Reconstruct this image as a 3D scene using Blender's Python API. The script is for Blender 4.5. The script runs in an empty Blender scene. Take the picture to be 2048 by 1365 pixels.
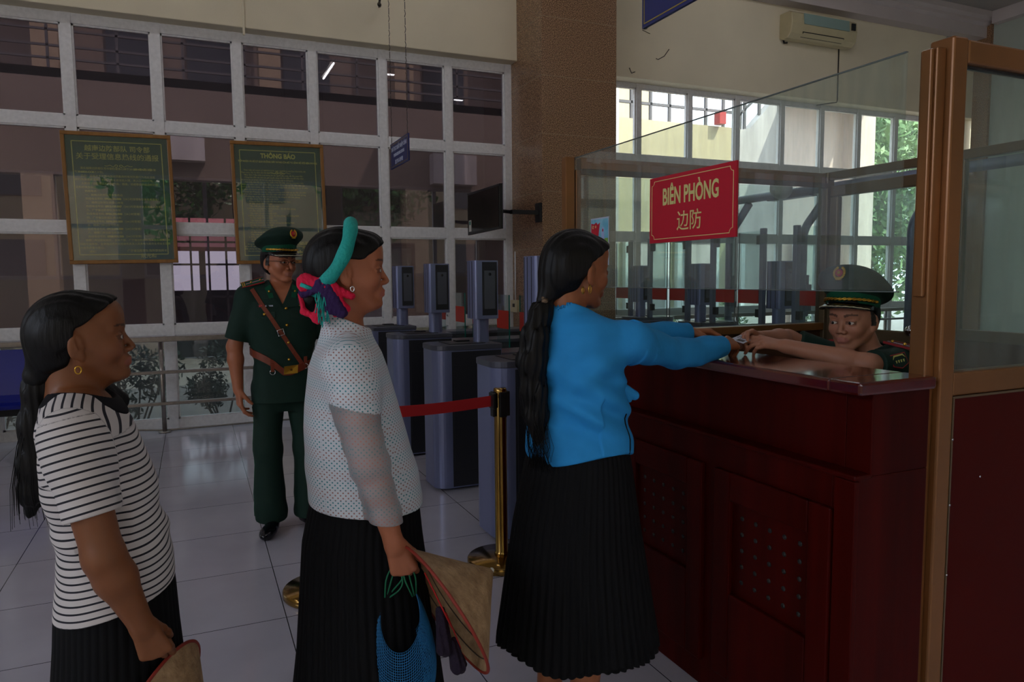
import bpy, bmesh, math, random
import numpy as np
from mathutils import Vector, Matrix
R = math.radians
random.seed(7); rng = np.random.default_rng(7)
SC = bpy.context.scene; COL = SC.collection

# ---------------------------------------------------------------- camera, light, exposure
YAW, PITCH, ROLL, FPX, EYE = R(23.7), R(5.0), R(-.52), 1450., 1.45
_f = Vector((math.sin(YAW)*math.cos(PITCH), math.cos(YAW)*math.cos(PITCH), -math.sin(PITCH)))
_r = Vector((math.cos(YAW), -math.sin(YAW), 0)); _u = _r.cross(_f)
_r2 = _r*math.cos(ROLL) + _u*math.sin(ROLL); _u2 = _u*math.cos(ROLL) - _r*math.sin(ROLL)
cd = bpy.data.cameras.new('camera'); cam = bpy.data.objects.new('camera', cd); COL.objects.link(cam)
cd.sensor_width = 36; cd.lens = 36*FPX/2048; cd.clip_start = .02; cd.clip_end = 300
cam.matrix_world = Matrix(((_r2.x, _u2.x, -_f.x, 0), (_r2.y, _u2.y, -_f.y, 0), (_r2.z, _u2.z, -_f.z, EYE), (0, 0, 0, 1)))
SC.camera = cam
SC.view_settings.view_transform = 'Standard'; SC.view_settings.look = 'None'
SC.view_settings.gamma = 1; SC.view_settings.use_curve_mapping = False
SC.view_settings.exposure = 0.0
W = bpy.data.worlds.new('sky'); SC.world = W; W.use_nodes = True
nt = W.node_tree; nt.nodes.clear()
wo = nt.nodes.new('ShaderNodeOutputWorld'); wb = nt.nodes.new('ShaderNodeBackground')
sk = nt.nodes.new('ShaderNodeTexSky'); sk.sky_type = 'HOSEK_WILKIE'; sk.turbidity = 7
sk.sun_direction = Vector((.45, -.55, .9)).normalized(); sk.ground_albedo = .35
mx = nt.nodes.new('ShaderNodeMixRGB'); mx.inputs[0].default_value = .72; mx.inputs[2].default_value = (.80, .86, 1.0, 1)
nt.links.new(sk.outputs[0], mx.inputs[1]); nt.links.new(mx.outputs[0], wb.inputs[0]); nt.links.new(wb.outputs[0], wo.inputs[0])
wb.inputs[1].default_value = 7.5
sd = bpy.data.lights.new('sun', 'SUN'); sd.energy = 9; sd.angle = R(.6); sd.color = (1, .93, .82)
sun = bpy.data.objects.new('sun', sd); COL.objects.link(sun)
sun.rotation_euler = Vector((.42, -.62, .9)).to_track_quat('Z', 'Y').to_euler()
SC.cycles.max_bounces = 8; SC.cycles.diffuse_bounces = 4; SC.cycles.glossy_bounces = 4
SC.cycles.transparent_max_bounces = 16; SC.cycles.transmission_bounces = 4
SC.cycles.sample_clamp_indirect = 4; SC.cycles.caustics_reflective = False; SC.cycles.caustics_refractive = False
SC.cycles.use_denoising = True

# ---------------------------------------------------------------- materials
def lin(c):
    c = c.lstrip('#'); v = [int(c[i:i+2], 16)/255 for i in (0, 2, 4)]
    return tuple((x/12.92 if x <= .04045 else ((x+.055)/1.055)**2.4) for x in v) + (1,)
def mat(name, col, rough=.5, metal=0, spec=.5, noise=0, nscale=8, bump=0, bscale=60, coat=0, emis=0, col2=None, stretch=None):
    m = bpy.data.materials.new(name); m.use_nodes = True; t = m.node_tree; b = t.nodes['Principled BSDF']
    c = lin(col); b.inputs['Base Color'].default_value = c; b.inputs['Roughness'].default_value = rough
    b.inputs['Metallic'].default_value = metal; b.inputs['Specular IOR Level'].default_value = spec
    b.inputs['Coat Weight'].default_value = coat; b.inputs['Coat Roughness'].default_value = .08
    if emis: b.inputs['Emission Color'].default_value = c; b.inputs['Emission Strength'].default_value = emis
    if noise or bump:
        tc = t.nodes.new('ShaderNodeTexCoord'); mp = t.nodes.new('ShaderNodeMapping')
        if stretch: mp.inputs['Scale'].default_value = stretch
        t.links.new(tc.outputs['Object'], mp.inputs[0])
    if noise:
        n = t.nodes.new('ShaderNodeTexNoise'); n.inputs['Scale'].default_value = nscale; n.inputs['Detail'].default_value = 6
        t.links.new(mp.outputs[0], n.inputs[0])
        mr = t.nodes.new('ShaderNodeMapRange'); mr.inputs[1].default_value = .3; mr.inputs[2].default_value = .7
        t.links.new(n.outputs[0], mr.inputs[0])
        mi = t.nodes.new('ShaderNodeMixRGB'); t.links.new(mr.outputs[0], mi.inputs[0])
        c2 = lin(col2) if col2 else tuple(x*(1-noise) for x in c[:3])+(1,)
        mi.inputs[1].default_value = c; mi.inputs[2].default_value = c2
        t.links.new(mi.outputs[0], b.inputs['Base Color'])
    if bump:
        n2 = t.nodes.new('ShaderNodeTexNoise'); n2.inputs['Scale'].default_value = bscale; n2.inputs['Detail'].default_value = 4
        t.links.new(mp.outputs[0], n2.inputs[0]); bp = t.nodes.new('ShaderNodeBump'); bp.inputs[0].default_value = bump; bp.inputs[1].default_value = .01
        t.links.new(n2.outputs[0], bp.inputs['Height']); t.links.new(bp.outputs[0], b.inputs['Normal'])
    return m
def glassmat(name, tint, refl=1.0, haze=0, hazecol=(.75, .78, .75, 1), ior=1.5, rough=0.0, streak=0):
    m = bpy.data.materials.new(name); m.use_nodes = True; t = m.node_tree; t.nodes.clear()
    o = t.nodes.new('ShaderNodeOutputMaterial'); tr = t.nodes.new('ShaderNodeBsdfTransparent'); tr.inputs[0].default_value = tint
    g = t.nodes.new('ShaderNodeBsdfGlossy'); g.inputs['Roughness'].default_value = rough; g.inputs[0].default_value = (refl, refl, refl, 1)
    lw = t.nodes.new('ShaderNodeLayerWeight'); lw.inputs[0].default_value = .5
    pw = t.nodes.new('ShaderNodeMath'); pw.operation = 'POWER'; pw.inputs[1].default_value = 5; t.links.new(lw.outputs['Facing'], pw.inputs[0])
    fr = t.nodes.new('ShaderNodeMath'); fr.operation = 'MULTIPLY_ADD'; fr.inputs[1].default_value = .95; fr.inputs[2].default_value = .045; t.links.new(pw.outputs[0], fr.inputs[0])
    mi = t.nodes.new('ShaderNodeMixShader'); t.links.new(fr.outputs[0], mi.inputs[0]); t.links.new(tr.outputs[0], mi.inputs[1]); t.links.new(g.outputs[0], mi.inputs[2])
    out = mi
    if haze:  # pale haze over the glass, put in as a diffuse and translucent layer
        df = t.nodes.new('ShaderNodeBsdfDiffuse'); df.inputs[0].default_value = hazecol
        tl = t.nodes.new('ShaderNodeBsdfTranslucent'); tl.inputs[0].default_value = hazecol
        a = t.nodes.new('ShaderNodeMixShader'); t.links.new(df.outputs[0], a.inputs[1]); t.links.new(tl.outputs[0], a.inputs[2])
        d2 = t.nodes.new('ShaderNodeMixShader'); d2.inputs[0].default_value = haze
        if streak:
            tc = t.nodes.new('ShaderNodeTexCoord'); mp = t.nodes.new('ShaderNodeMapping'); mp.inputs['Scale'].default_value = (9, 9, 1.3)
            n = t.nodes.new('ShaderNodeTexNoise'); n.inputs['Scale'].default_value = 3; n.inputs['Detail'].default_value = 5
            mr = t.nodes.new('ShaderNodeMapRange'); mr.inputs[1].default_value = .35; mr.inputs[2].default_value = .75
            mr.inputs[3].default_value = haze*.6; mr.inputs[4].default_value = haze*(1+streak)
            t.links.new(tc.outputs['Object'], mp.inputs[0]); t.links.new(mp.outputs[0], n.inputs[0]); t.links.new(n.outputs[0], mr.inputs[0]); t.links.new(mr.outputs[0], d2.inputs[0])
        t.links.new(mi.outputs[0], d2.inputs[1]); t.links.new(a.outputs[0], d2.inputs[2]); out = d2
    t.links.new(out.outputs[0], o.inputs[0]); return m

M = {}
M['paint'] = mat('cream_paint', '#e9dfc2', .75, noise=.10, nscale=1.3, bump=.15, bscale=180)
M['white'] = mat('white_plaster', '#c6bcb8', .8, noise=.08, nscale=2)
M['ceil'] = mat('ceiling_paint', '#a09a94', .8)
M['pale'] = mat('pale_green_paint', '#aeb6aa', .7, noise=.06, nscale=2)
M['alu'] = mat('aluminium_frame', '#ececec', .45, .05, noise=.14, nscale=30)
M['bronze'] = mat('bronze_aluminium', '#8e5c33', .3, .35, noise=.25, nscale=2.2, col2='#714c28')
M['bronze2'] = mat('grey_bronze_aluminium', '#6d5a42', .35, .4, noise=.2, nscale=3)
M['steel'] = mat('brushed_steel', '#a29a93', .3, .85, noise=.2, nscale=40)
M['gatesteel'] = mat('grey_blue_steel', '#7f86aa', .3, .45, noise=.12, nscale=5, stretch=(1, 1, .2))
M['gateside'] = mat('charcoal_panel', '#2b2c31', .4, .25)
M['gatetop'] = mat('gate_top_steel', '#5b5d68', .32, .5)
M['blackp'] = mat('black_plastic', '#0e0e10', .35)
M['blackm'] = mat('matt_black', '#131316', .6)
M['screen'] = mat('dark_screen', '#0b0b0d', .12)
M['orange'] = mat('orange_band', '#b3260c', .45)
M['redband'] = mat('red_band', '#b8241c', .45)
M['brass'] = mat('polished_brass', '#b08c4c', .16, 1, noise=.2, nscale=12)
M['gold'] = mat('gold_metal', '#c79a3c', .3, 1)
M['belt'] = mat('red_webbing', '#a3090f', .7)
M['wood'] = mat('red_lacquer', '#450804', .4, 0, .07, noise=.5, nscale=2.5, col2='#300502', stretch=(6, 6, .35))
M['woodtop'] = mat('lacquer_top', '#5a130d', .14, 0, .5, noise=.5, nscale=4, col2='#3a0806', stretch=(7, .6, 3), coat=.7)
M['woodlit'] = mat('lit_red_lacquer', '#9a2a08', .3, 0, .5, noise=.35, nscale=3, stretch=(5, 5, .5), coat=.3)  # lit copy of the red lacquer, brightness put into its colour; unused
M['redpanel'] = mat('red_laminate', '#480a04', .5, 0, .08, noise=.2, nscale=1.5)
M['brownpanel'] = mat('brown_laminate', '#4a2a17', .4, noise=.2, nscale=2)
M['holes'] = mat('hole_black', '#1c1916', .7)
M['frameWood'] = mat('orange_wood_frame', '#9c6a2e', .35, noise=.3, nscale=25, stretch=(1, 1, .1))
M['green'] = mat('green_board', '#17423a', .35)
M['yellow'] = mat('yellow_print', '#a9a75a', .5)
M['yellowB'] = mat('bright_yellow_print', '#b7b560', .5)
M['signred'] = mat('sign_red', '#c0122c', .35)
M['signyel'] = mat('sign_yellow', '#d7cf86', .45)
M['signblue'] = mat('sign_blue', '#15205e', .4)
M['signwhite'] = mat('sign_white', '#b9bfd0', .5)
M['goldline'] = mat('gold_line', '#8f7b32', .5)
M['whitep'] = mat('white_plastic', '#c9c7bd', .4)
M['acbody'] = mat('aged_ac_plastic', '#c8bd96', .4, noise=.12, nscale=6)
M['acpanel'] = mat('ac_green_panel', '#8fa8a0', .25)
M['bluechair'] = mat('blue_plastic', '#14228a', .3, noise=.1, nscale=5)
M['chrome'] = mat('chrome', '#d8d8dc', .1, 1)
M['tube'] = mat('grey_tube', '#747c8e', .4, .5)
M['wire'] = mat('grey_wire', '#3c3935', .5, .5)
M['lamp'] = mat('lamp_tube', '#f0ecf4', .5, emis=38)
M['win_tint'] = glassmat('tinted_glass', (.26, .235, .25, 1), .8, .04, (.35, .3, .33, 1), 1.5)
M['win_low'] = glassmat('lower_glass', (.34, .37, .37, 1), .9, .03)
M['win_clear'] = glassmat('clear_glass', (.93, .96, .96, 1), .9, .07, (.8, .84, .85, 1), streak=.8)
M['partglass'] = glassmat('booth_glass', (.90, .935, .91, 1), 1, .10, (.60, .70, .66, 1), streak=.5)
M['wing'] = glassmat('wing_glass', (.80, .88, .87, 1), 1, .03)
M['glass'] = glassmat('picture_glass', (.95, .97, .96, 1), 1)
M['edge'] = mat('glass_edge', '#1c6a5c', .2)
M['edgegrey'] = mat('glass_edge_grey', '#5e6663', .3)
M['leaf'] = mat('leaf', '#4d7a34', .5, noise=.6, nscale=4, col2='#2a4c20')
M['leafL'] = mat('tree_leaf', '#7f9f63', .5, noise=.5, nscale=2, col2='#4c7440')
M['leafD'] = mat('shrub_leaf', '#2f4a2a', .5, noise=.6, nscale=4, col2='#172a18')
M['bark'] = mat('bark', '#5a4a3c', .8, noise=.3, nscale=10)
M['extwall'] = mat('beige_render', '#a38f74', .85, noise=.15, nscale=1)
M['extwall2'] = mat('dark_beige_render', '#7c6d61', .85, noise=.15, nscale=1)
M['extgrey'] = mat('grey_render', '#c0bcb7', .85, noise=.3, nscale=1.2, col2='#9a9693', stretch=(3, 1, .5))
M['extpink'] = mat('pinkish_render', '#ddcabf', .85, noise=.1, nscale=1)
M['extyel'] = mat('yellowish_render', '#b9ac88', .85, noise=.12, nscale=1)
M['extrail'] = mat('dark_railing', '#4f4c4c', .6)
M['extwin'] = mat('exterior_window', '#1d2024', .2)
M['roofred'] = mat('red_roof', '#b4555a', .6, noise=.2, nscale=3)
M['pave'] = mat('paving', '#8a857d', .8, noise=.2, nscale=2)
M['grout'] = mat('grout', '#4c4a49', .8)

# floor tiles: 0.6 m pale polished tiles with thin dark joints
def floormat():
    m = bpy.data.materials.new('polished_floor_tile'); m.use_nodes = True; t = m.node_tree; b = t.nodes['Principled BSDF']
    g = t.nodes.new('ShaderNodeNewGeometry'); mp = t.nodes.new('ShaderNodeMapping'); mp.vector_type = 'POINT'
    mp.inputs['Location'].default_value = (-.31, -.15, 0); t.links.new(g.outputs['Position'], mp.inputs[0])
    br = t.nodes.new('ShaderNodeTexBrick'); br.offset = 0; br.inputs['Scale'].default_value = 1
    br.inputs['Brick Width'].default_value = .6; br.inputs['Row Height'].default_value = .6; br.inputs['Mortar Size'].default_value = .0022
    br.inputs['Color1'].default_value = lin('#c2bfca'); br.inputs['Color2'].default_value = lin('#bdbac4'); br.inputs['Mortar'].default_value = lin('#3b3a3f')
    t.links.new(mp.outputs[0], br.inputs[0])
    n = t.nodes.new('ShaderNodeTexNoise'); n.inputs['Scale'].default_value = 3; n.inputs['Detail'].default_value = 6; t.links.new(g.outputs['Position'], n.inputs[0])
    mi = t.nodes.new('ShaderNodeMixRGB'); mi.blend_type = 'MULTIPLY'; mi.inputs[0].default_value = .25
    t.links.new(br.outputs[0], mi.inputs[1]); t.links.new(n.outputs[0], mi.inputs[2]); t.links.new(mi.outputs[0], b.inputs['Base Color'])
    b.inputs['Roughness'].default_value = .11; b.inputs['Specular IOR Level'].default_value = .55
    return m
M['floor'] = floormat()
def granitemat():
    m = bpy.data.materials.new('brown_granite'); m.use_nodes = True; t = m.node_tree; b = t.nodes['Principled BSDF']
    g = t.nodes.new('ShaderNodeNewGeometry')
    v = t.nodes.new('ShaderNodeTexNoise'); v.inputs['Scale'].default_value = 120; v.inputs['Detail'].default_value = 3; t.links.new(g.outputs['Position'], v.inputs[0])
    cr = t.nodes.new('ShaderNodeValToRGB'); e = cr.color_ramp.elements
    e[0].position = .40; e[0].color = lin('#4a382c'); e[1].position = .62; e[1].color = lin('#c09a76'); cr.color_ramp.elements.new(.5).color = lin('#8c6a4e')
    t.links.new(v.outputs[0], cr.inputs[0])
    sx = t.nodes.new('ShaderNodeSeparateXYZ'); t.links.new(g.outputs['Position'], sx.inputs[0])
    a = t.nodes.new('ShaderNodeMath'); a.operation = 'ADD'; a.inputs[1].default_value = .04; t.links.new(sx.outputs[2], a.inputs[0])
    mo = t.nodes.new('ShaderNodeMath'); mo.operation = 'MODULO'; mo.inputs[1].default_value = .60; t.links.new(a.outputs[0], mo.inputs[0])
    lt = t.nodes.new('ShaderNodeMath'); lt.operation = 'LESS_THAN'; lt.inputs[1].default_value = .007; t.links.new(mo.outputs[0], lt.inputs[0])
    mi = t.nodes.new('ShaderNodeMixRGB'); t.links.new(lt.outputs[0], mi.inputs[0]); t.links.new(cr.outputs[0], mi.inputs[1]); mi.inputs[2].default_value = lin('#9a8468')
    t.links.new(mi.outputs[0], b.inputs['Base Color']); b.inputs['Roughness'].default_value = .22
    return m
M['granite'] = granitemat()

# ---------------------------------------------------------------- object helpers
def link(o, parent=None):
    COL.objects.link(o)
    if parent: o.parent = parent
    return o
def tag(o, label=None, cat=None, group=None, kind=None):
    if label: o['label'] = label
    if cat: o['category'] = cat
    if group: o['group'] = group
    if kind: o['kind'] = kind
    return o
def empty(name, loc=(0, 0, 0), rz=0, label=None, cat=None, group=None):
    o = bpy.data.objects.new(name, None); o.location = loc; o.rotation_euler = (0, 0, rz); o.empty_display_size = .1
    return tag(link(o), label, cat, group)
def copy_tree(o, parent=None):
    c = o.copy(); COL.objects.link(c); c.parent = parent
    for ch in list(o.children): copy_tree(ch, c)
    return c
class MB:
    """collects solids; build() links them as ONE mesh object"""
    def __init__(s): s.v = []; s.f = []; s.sm = []
    def add(s, vs, fs, smooth=False):
        n = len(s.v); s.v += [tuple(v) for v in vs]; s.f += [tuple(i+n for i in f) for f in fs]; s.sm += [smooth]*len(fs); return s
    def box(s, x0, x1, y0, y1, z0, z1):
        x0, x1 = sorted((x0, x1)); y0, y1 = sorted((y0, y1)); z0, z1 = sorted((z0, z1))
        return s.add([(x0, y0, z0), (x1, y0, z0), (x1, y1, z0), (x0, y1, z0), (x0, y0, z1), (x1, y0, z1), (x1, y1, z1), (x0, y1, z1)],
                     [(0, 3, 2, 1), (4, 5, 6, 7), (0, 1, 5, 4), (1, 2, 6, 5), (2, 3, 7, 6), (3, 0, 4, 7)])
    def tube(s, pts, r, n=10, closed=False, sq=1.0):
        pts = [Vector(p) for p in pts]; rs = r if hasattr(r, '__len__') else [r]*len(pts); N = len(pts); rings = []
        ref = Vector((0, 0, 1))
        prev = None
        for i, p in enumerate(pts):
            if closed: d = pts[(i+1) % N]-pts[i-1]
            else: d = pts[min(i+1, N-1)]-pts[max(i-1, 0)]
            d.normalize()
            if prev is None:
                a = d.cross(ref if abs(d.z) < .9 else Vector((1, 0, 0))).normalized()
            else:
                a = (prev-d*prev.dot(d)).normalized()
            prev = a; b = d.cross(a)
            rings.append([p+(a*math.cos(2*math.pi*k/n)+b*math.sin(2*math.pi*k/n)*sq)*rs[i] for k in range(n)])
        vs = [v for rg in rings for v in rg]; fs = []
        for i in range(N if closed else N-1):
            j = (i+1) % N
            for k in range(n): fs.append((i*n+k, i*n+(k+1) % n, j*n+(k+1) % n, j*n+k))
        if not closed: fs.append(tuple(range(n))[::-1]); fs.append(tuple((N-1)*n+k for k in range(n)))
        return s.add(vs, fs, True)
    def cyl(s, c, r, h, n=32, axis='z', r2=None):
        c = Vector(c); ax = {'x': Vector((1, 0, 0)), 'y': Vector((0, 1, 0)), 'z': Vector((0, 0, 1))}[axis]
        return s.tube([c, c+ax*h], [r, r if r2 is None else r2], n)
    def lathe(s, prof, c=(0, 0, 0), n=40, sx=1, sy=1):
        vs = []; fs = []; m = len(prof)
        for k in range(n):
            a = 2*math.pi*k/n
            for r, z in prof: vs.append((c[0]+r*math.cos(a)*sx, c[1]+r*math.sin(a)*sy, c[2]+z))
        for k in range(n):
            for i in range(m-1): fs.append((k*m+i, ((k+1) % n)*m+i, ((k+1) % n)*m+i+1, k*m+i+1))
        return s.add(vs, fs, True)
    def prism(s, poly, ax, a0, a1):
        """poly = list of 2D points in the plane across axis ax (0,1,2); extruded a0..a1"""
        def P(p, a):
            q = list(p); q.insert(ax, a); return q
        n = len(poly)
        return s.add([P(p, a0) for p in poly]+[P(p, a1) for p in poly],
                     [tuple(range(n))[::-1], tuple(range(n, 2*n))]+[(i, (i+1) % n, n+(i+1) % n, n+i) for i in range(n)])
    def sphere(s, c, r, n=16, sx=1, sy=1, sz=1):
        prof = [(r*math.sin(math.pi*i/n), -r*math.cos(math.pi*i/n)) for i in range(n+1)]
        return s.lathe([(p[0], p[1]*sz) for p in prof], c, n*2, sx, sy)
    def build(s, name, m, parent=None, bevel=0, kind=None):
        me = bpy.data.meshes.new(name); me.from_pydata(s.v, [], s.f)
        bm = bmesh.new(); bm.from_mesh(me); bmesh.ops.recalc_face_normals(bm, faces=bm.faces); bm.to_mesh(me); bm.free()
        me.polygons.foreach_set('use_smooth', s.sm)
        for mm in (m if isinstance(m, (list, tuple)) else [m]): me.materials.append(mm)
        o = bpy.data.objects.new(name, me); link(o, parent)
        if bevel:
            b = o.modifiers.new('bevel', 'BEVEL'); b.width = bevel; b.segments = 2; b.limit_method = 'ANGLE'; b.angle_limit = R(40)
        if kind: o['kind'] = kind
        return o
def struct(name, mb, m, bevel=0, parent=None): return mb.build(name, m, parent, bevel, 'structure')
TEXTS = []
def text(body, parent, m, loc, size, rot=(R(90), 0, 0), align='CENTER', sx=1, bold=0, name='lettering', space=1.0, line=1.0, ext=.0006):
    cu = bpy.data.curves.new(name, 'FONT'); cu.body = body; cu.size = size; cu.align_x = align; cu.offset = bold; cu.extrude = ext
    cu.space_line = line; cu.space_character = space; cu.resolution_u = 3
    o = bpy.data.objects.new('temporary', cu); COL.objects.link(o)
    TEXTS.append((o, parent, m, Matrix.LocRotScale(Vector(loc), __import__('mathutils').Euler(rot), Vector((sx, 1, 1)))))
def flush_texts():
    """turn the collected writing into one lettering mesh per carrier and colour"""
    dg = bpy.context.evaluated_depsgraph_get(); groups = {}
    for o, p, m, mx in TEXTS:
        me = bpy.data.meshes.new_from_object(o.evaluated_get(dg)); me.transform(mx)
        groups.setdefault((p.name, m.name), [p, m, []])[2].append(me)
    for p, m, ms in groups.values():
        vs = []; fs = []
        for me in ms:
            n = len(vs); vs += [tuple(v.co) for v in me.vertices]; fs += [tuple(i+n for i in q.vertices) for q in me.polygons]
            bpy.data.meshes.remove(me)
        me = bpy.data.meshes.new('lettering'); me.from_pydata(vs, [], fs); me.materials.append(m)
        link(bpy.data.objects.new('lettering', me), p)
    for o, p, m, mx in TEXTS:
        c = o.data; bpy.data.objects.remove(o); bpy.data.curves.remove(c)
    TEXTS.clear()

# ---------------------------------------------------------------- the room
struct('floor', MB().box(-6, 11.3, -5, 7.9, -.1, 0), M['floor'])
struct('ceiling', MB().box(-6, 11.3, -5, 8, 5.32, 5.5), M['ceil'])
struct('wall_back', MB().box(-6, 3.45, 7.63, 8.0, 3.87, 5.32).box(4.34, 11.3, 7.6, 8.0, 3.83, 5.32).box(10.44, 11.3, 7.7, 8.0, 0, 3.83)
       .box(-6, -5.3, 7.7, 8, 0, 3.87), M['paint'], .008)
struct('wall_right', MB().box(11.15, 11.35, -5, 7.35, 0, 5.32), M['pale'])
struct('wall_left', MB().box(-6.2, -6, -5, 8, 4.3, 5.32).box(-6.2, -6, -5, 8, 0, 2.4).box(-6.2, -6, -5, -4.4, 2.4, 4.3).box(-6.2, -6, -1, -.4, 2.4, 4.3).box(-6.2, -6, 3.4, 8, 2.4, 4.3), M['paint'])
struct('wall_front', MB().box(-6.2, 11.3, -5.2, -5, 4.1, 5.32).box(-6.2, -5.7, -5.2, -5, 0, 4.1).box(-1.6, -1.1, -5.2, -5, 0, 4.1).box(3.4, 3.9, -5.2, -5, 0, 4.1).box(8, 11.3, -5.2, -5, 0, 4.1).box(-6.2, 11.3, -5.2, -5, 0, 1.5), M['paint'])
struct('column', MB().box(3.44, 4.35, 7.0, 8.0, 0, 5.32), M['granite'], .004)
struct('corner_column', MB().box(11.10, 11.3, 7.35, 7.60, 0, 5.32), M['granite'])
cn = MB().box(4.35, 11.1, 7.42, 7.6, 4.98, 5.32)
cn.prism([(7.42, 5.14), (7.36, 5.17), (7.36, 5.21), (7.30, 5.24), (7.30, 5.32), (7.42, 5.32)], 0, 4.35, 11.1)
cn.box(11.02, 11.15, -5, 7.3, 5.14, 5.32)
struct('trim_1', cn, M['white'])
struct('trim_2', MB().box(.55, .57, 7.615, 7.63, 3.8, 5.3), M['paint'])
# curtain-wall frames
def window(name, xs, zs, w=.085, pane=None, y0=7.79, y1=7.87):
    fr = MB()
    x0, x1 = xs[0], xs[-1]
    for x in xs: fr.box(x-w/2, x+w/2, y0, y1, 0, zs[0]+.04)
    for z in zs: fr.box(x0, x1, y0+.006, y1-.006, max(z-.05, 0), z+.05)
    # thin sash beads round every pane
    for i in range(len(xs)-1):
        for j in range(len(zs)-1):
            a, b, c, d = xs[i]+w/2, xs[i+1]-w/2, zs[j+1]+.05, zs[j]-.05
            for bx in ((a, a+.016, c, d), (b-.016, b, c, d), (a, b, c, c+.016), (a, b, d-.016, d)):
                fr.box(bx[0], bx[1], y0+.02, y1-.02, bx[2], bx[3])
    o = struct(name, fr, M['alu'], 0)
    return o
LX = [-5.3, -4.57, -3.85, -3.12, -2.4, -1.67, -.945, -.22, .5, 1.22, 1.945, 2.68, 3.40]
RXs = [4.38, 5.17, 5.95, 6.72, 7.5, 8.23, 8.95, 9.71, 10.40]
ZR = [3.83, 2.91, 1.95, .97, .04]
w1 = window('window_1', LX, ZR)
g = MB()
for i in range(len(LX)-1):
    for j in range(3): g.box(LX[i], LX[i+1], 7.826, 7.832, ZR[j+1], ZR[j])
g.build('tinted_pane', M['win_tint'], w1)
g = MB()
for i in range(len(LX)-1): g.box(LX[i], LX[i+1], 7.826, 7.832, ZR[4], ZR[3])
g.build('lower_pane', M['win_low'], w1)
w2 = window('window_2', RXs, ZR, .07)
g = MB()
for i in range(len(RXs)-1):
    for j in range(4): g.box(RXs[i], RXs[i+1], 7.826, 7.832, ZR[j+1], ZR[j])
g.build('pane', M['win_clear'], w2)
# windows of the entrance side and of the left side, behind and beside the viewer
for k, (a, b) in enumerate([(-5.7, -1.6), (-1.1, 3.4), (3.9, 8)]):
    fr = MB()
    for i in range(4): x = a+(b-a)*i/3; fr.box(x-.05, x+.05, -5.14, -5.06, 1.5, 4.1)
    for z in (1.55, 2.8, 4.05): fr.box(a, b, -5.13, -5.07, z-.05, z+.05)
    struct('window_%d' % (k+3), fr, M['alu'])
for k, (a, b) in enumerate([(-4.4, -1), (-.4, 3.4)]):
    fr = MB()
    for i in range(4): y = a+(b-a)*i/3; fr.box(-6.14, -6.06, y-.05, y+.05, 2.4, 4.3)
    for z in (2.45, 4.25): fr.box(-6.13, -6.07, a, b, z-.05, z+.05)
    struct('window_%d' % (k+6), fr, M['alu'])
# ceiling lights
def tube_light(x, y, l, ry, label, grp=None):
    t = empty('ceiling_light', (x, y, 5.32), ry, label, 'ceiling light', grp)
    MB().box(-.05, .05, -l/2, l/2, -.07, 0).build('housing', M['whitep'], t, .005)
    MB().tube([(0, -l/2+.02, -.09), (0, l/2-.02, -.09)], .018, 10).build('lamp_tube', M['lamp'], t)
tube_light(2.44, 1.88, 1.1, 0, 'long ceiling tube light above the service booth, reflected in the tinted panes')
for x, y, lb in ((-3.6, 5.6, 'added unseen tube light brightening the back wall, above the blue seats'), (-.6, 5.6, 'added unseen tube light brightening the back wall, above the leftmost notice board'), (2.4, 5.6, 'added unseen tube light brightening the back wall, above the gates by the column'), (6.3, 5.4, 'added unseen tube light brightening the back wall, above the gantry beyond the booth')):
    tube_light(x, y, 1.1, R(90), lb)  # unseen lamps, added to brighten the upper back wall
for i, (x, y) in enumerate([(3.84, 3.4), (4.63, 3.34), (3.54, 1.98), (4.73, 1.87), (5.4, .6), (6.2, .4)]):
    t = empty('ceiling_light', (x, y, 5.32), 0, ['small square ceiling lamp, left of the back pair', 'small square ceiling lamp, right of the back pair', 'small square ceiling lamp, left of the middle pair', 'small square ceiling lamp, right of the middle pair', 'small square ceiling lamp, left of the front pair', 'small square ceiling lamp, right of the front pair'][i], 'ceiling light', 'small square ceiling lamps')
    MB().box(-.12, .12, -.05, .05, -.06, 0).build('housing', M['whitep'], t, .004)
    MB().box(-.095, .095, -.035, .035, -.068, -.055).build('diffuser', M['lamp'], t)

# ---------------------------------------------------------------- outdoors
struct('ground', MB().box(-40, 50, -30, 60, -.3, -.12), M['pave'])
def foliage(name, blobs, n, leaf, m, parent=None, flat=.4):
    vs = []; fs = []
    tot = sum(b[3]**2 for b in blobs)
    for (cx, cy, cz, r, *sq) in blobs:
        k = int(n*r*r/tot); sz = sq[0] if sq else 1
        d = rng.normal(size=(k, 3)); d /= np.linalg.norm(d, axis=1)[:, None]
        rad = r*(.55+.5*rng.random(k))
        p = np.array([cx, cy, cz])+d*rad[:, None]*np.array([1, 1, sz])
        a = rng.normal(size=(k, 3)); a /= np.linalg.norm(a, axis=1)[:, None]
        b = np.cross(a, rng.normal(size=(k, 3))); b /= np.linalg.norm(b, axis=1)[:, None]
        l = leaf*(.6+.8*rng.random(k))[:, None]
        base = len(vs)
        q = np.stack([p-a*l, p+b*l*flat, p+a*l, p-b*l*flat], 1).reshape(-1, 3)
        vs += q.tolist(); fs += [(base+4*i, base+4*i+1, base+4*i+2, base+4*i+3) for i in range(k)]
    return MB().add(vs, fs).build(name, m, parent)
def plant(name, loc, blobs, n, leaf, m, stems, label, cat, grp=None, sr=.02):
    t = empty(name, loc, 0, label, cat, grp)
    foliage('foliage', blobs, n, leaf, m, t)
    s = MB()
    for st in stems: s.tube(st, [sr*(1-.5*i/(len(st)-1)) for i in range(len(st))], 7)
    s.build('trunk' if sr > .05 else 'stem', M['bark'], t)
    return t
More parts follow.
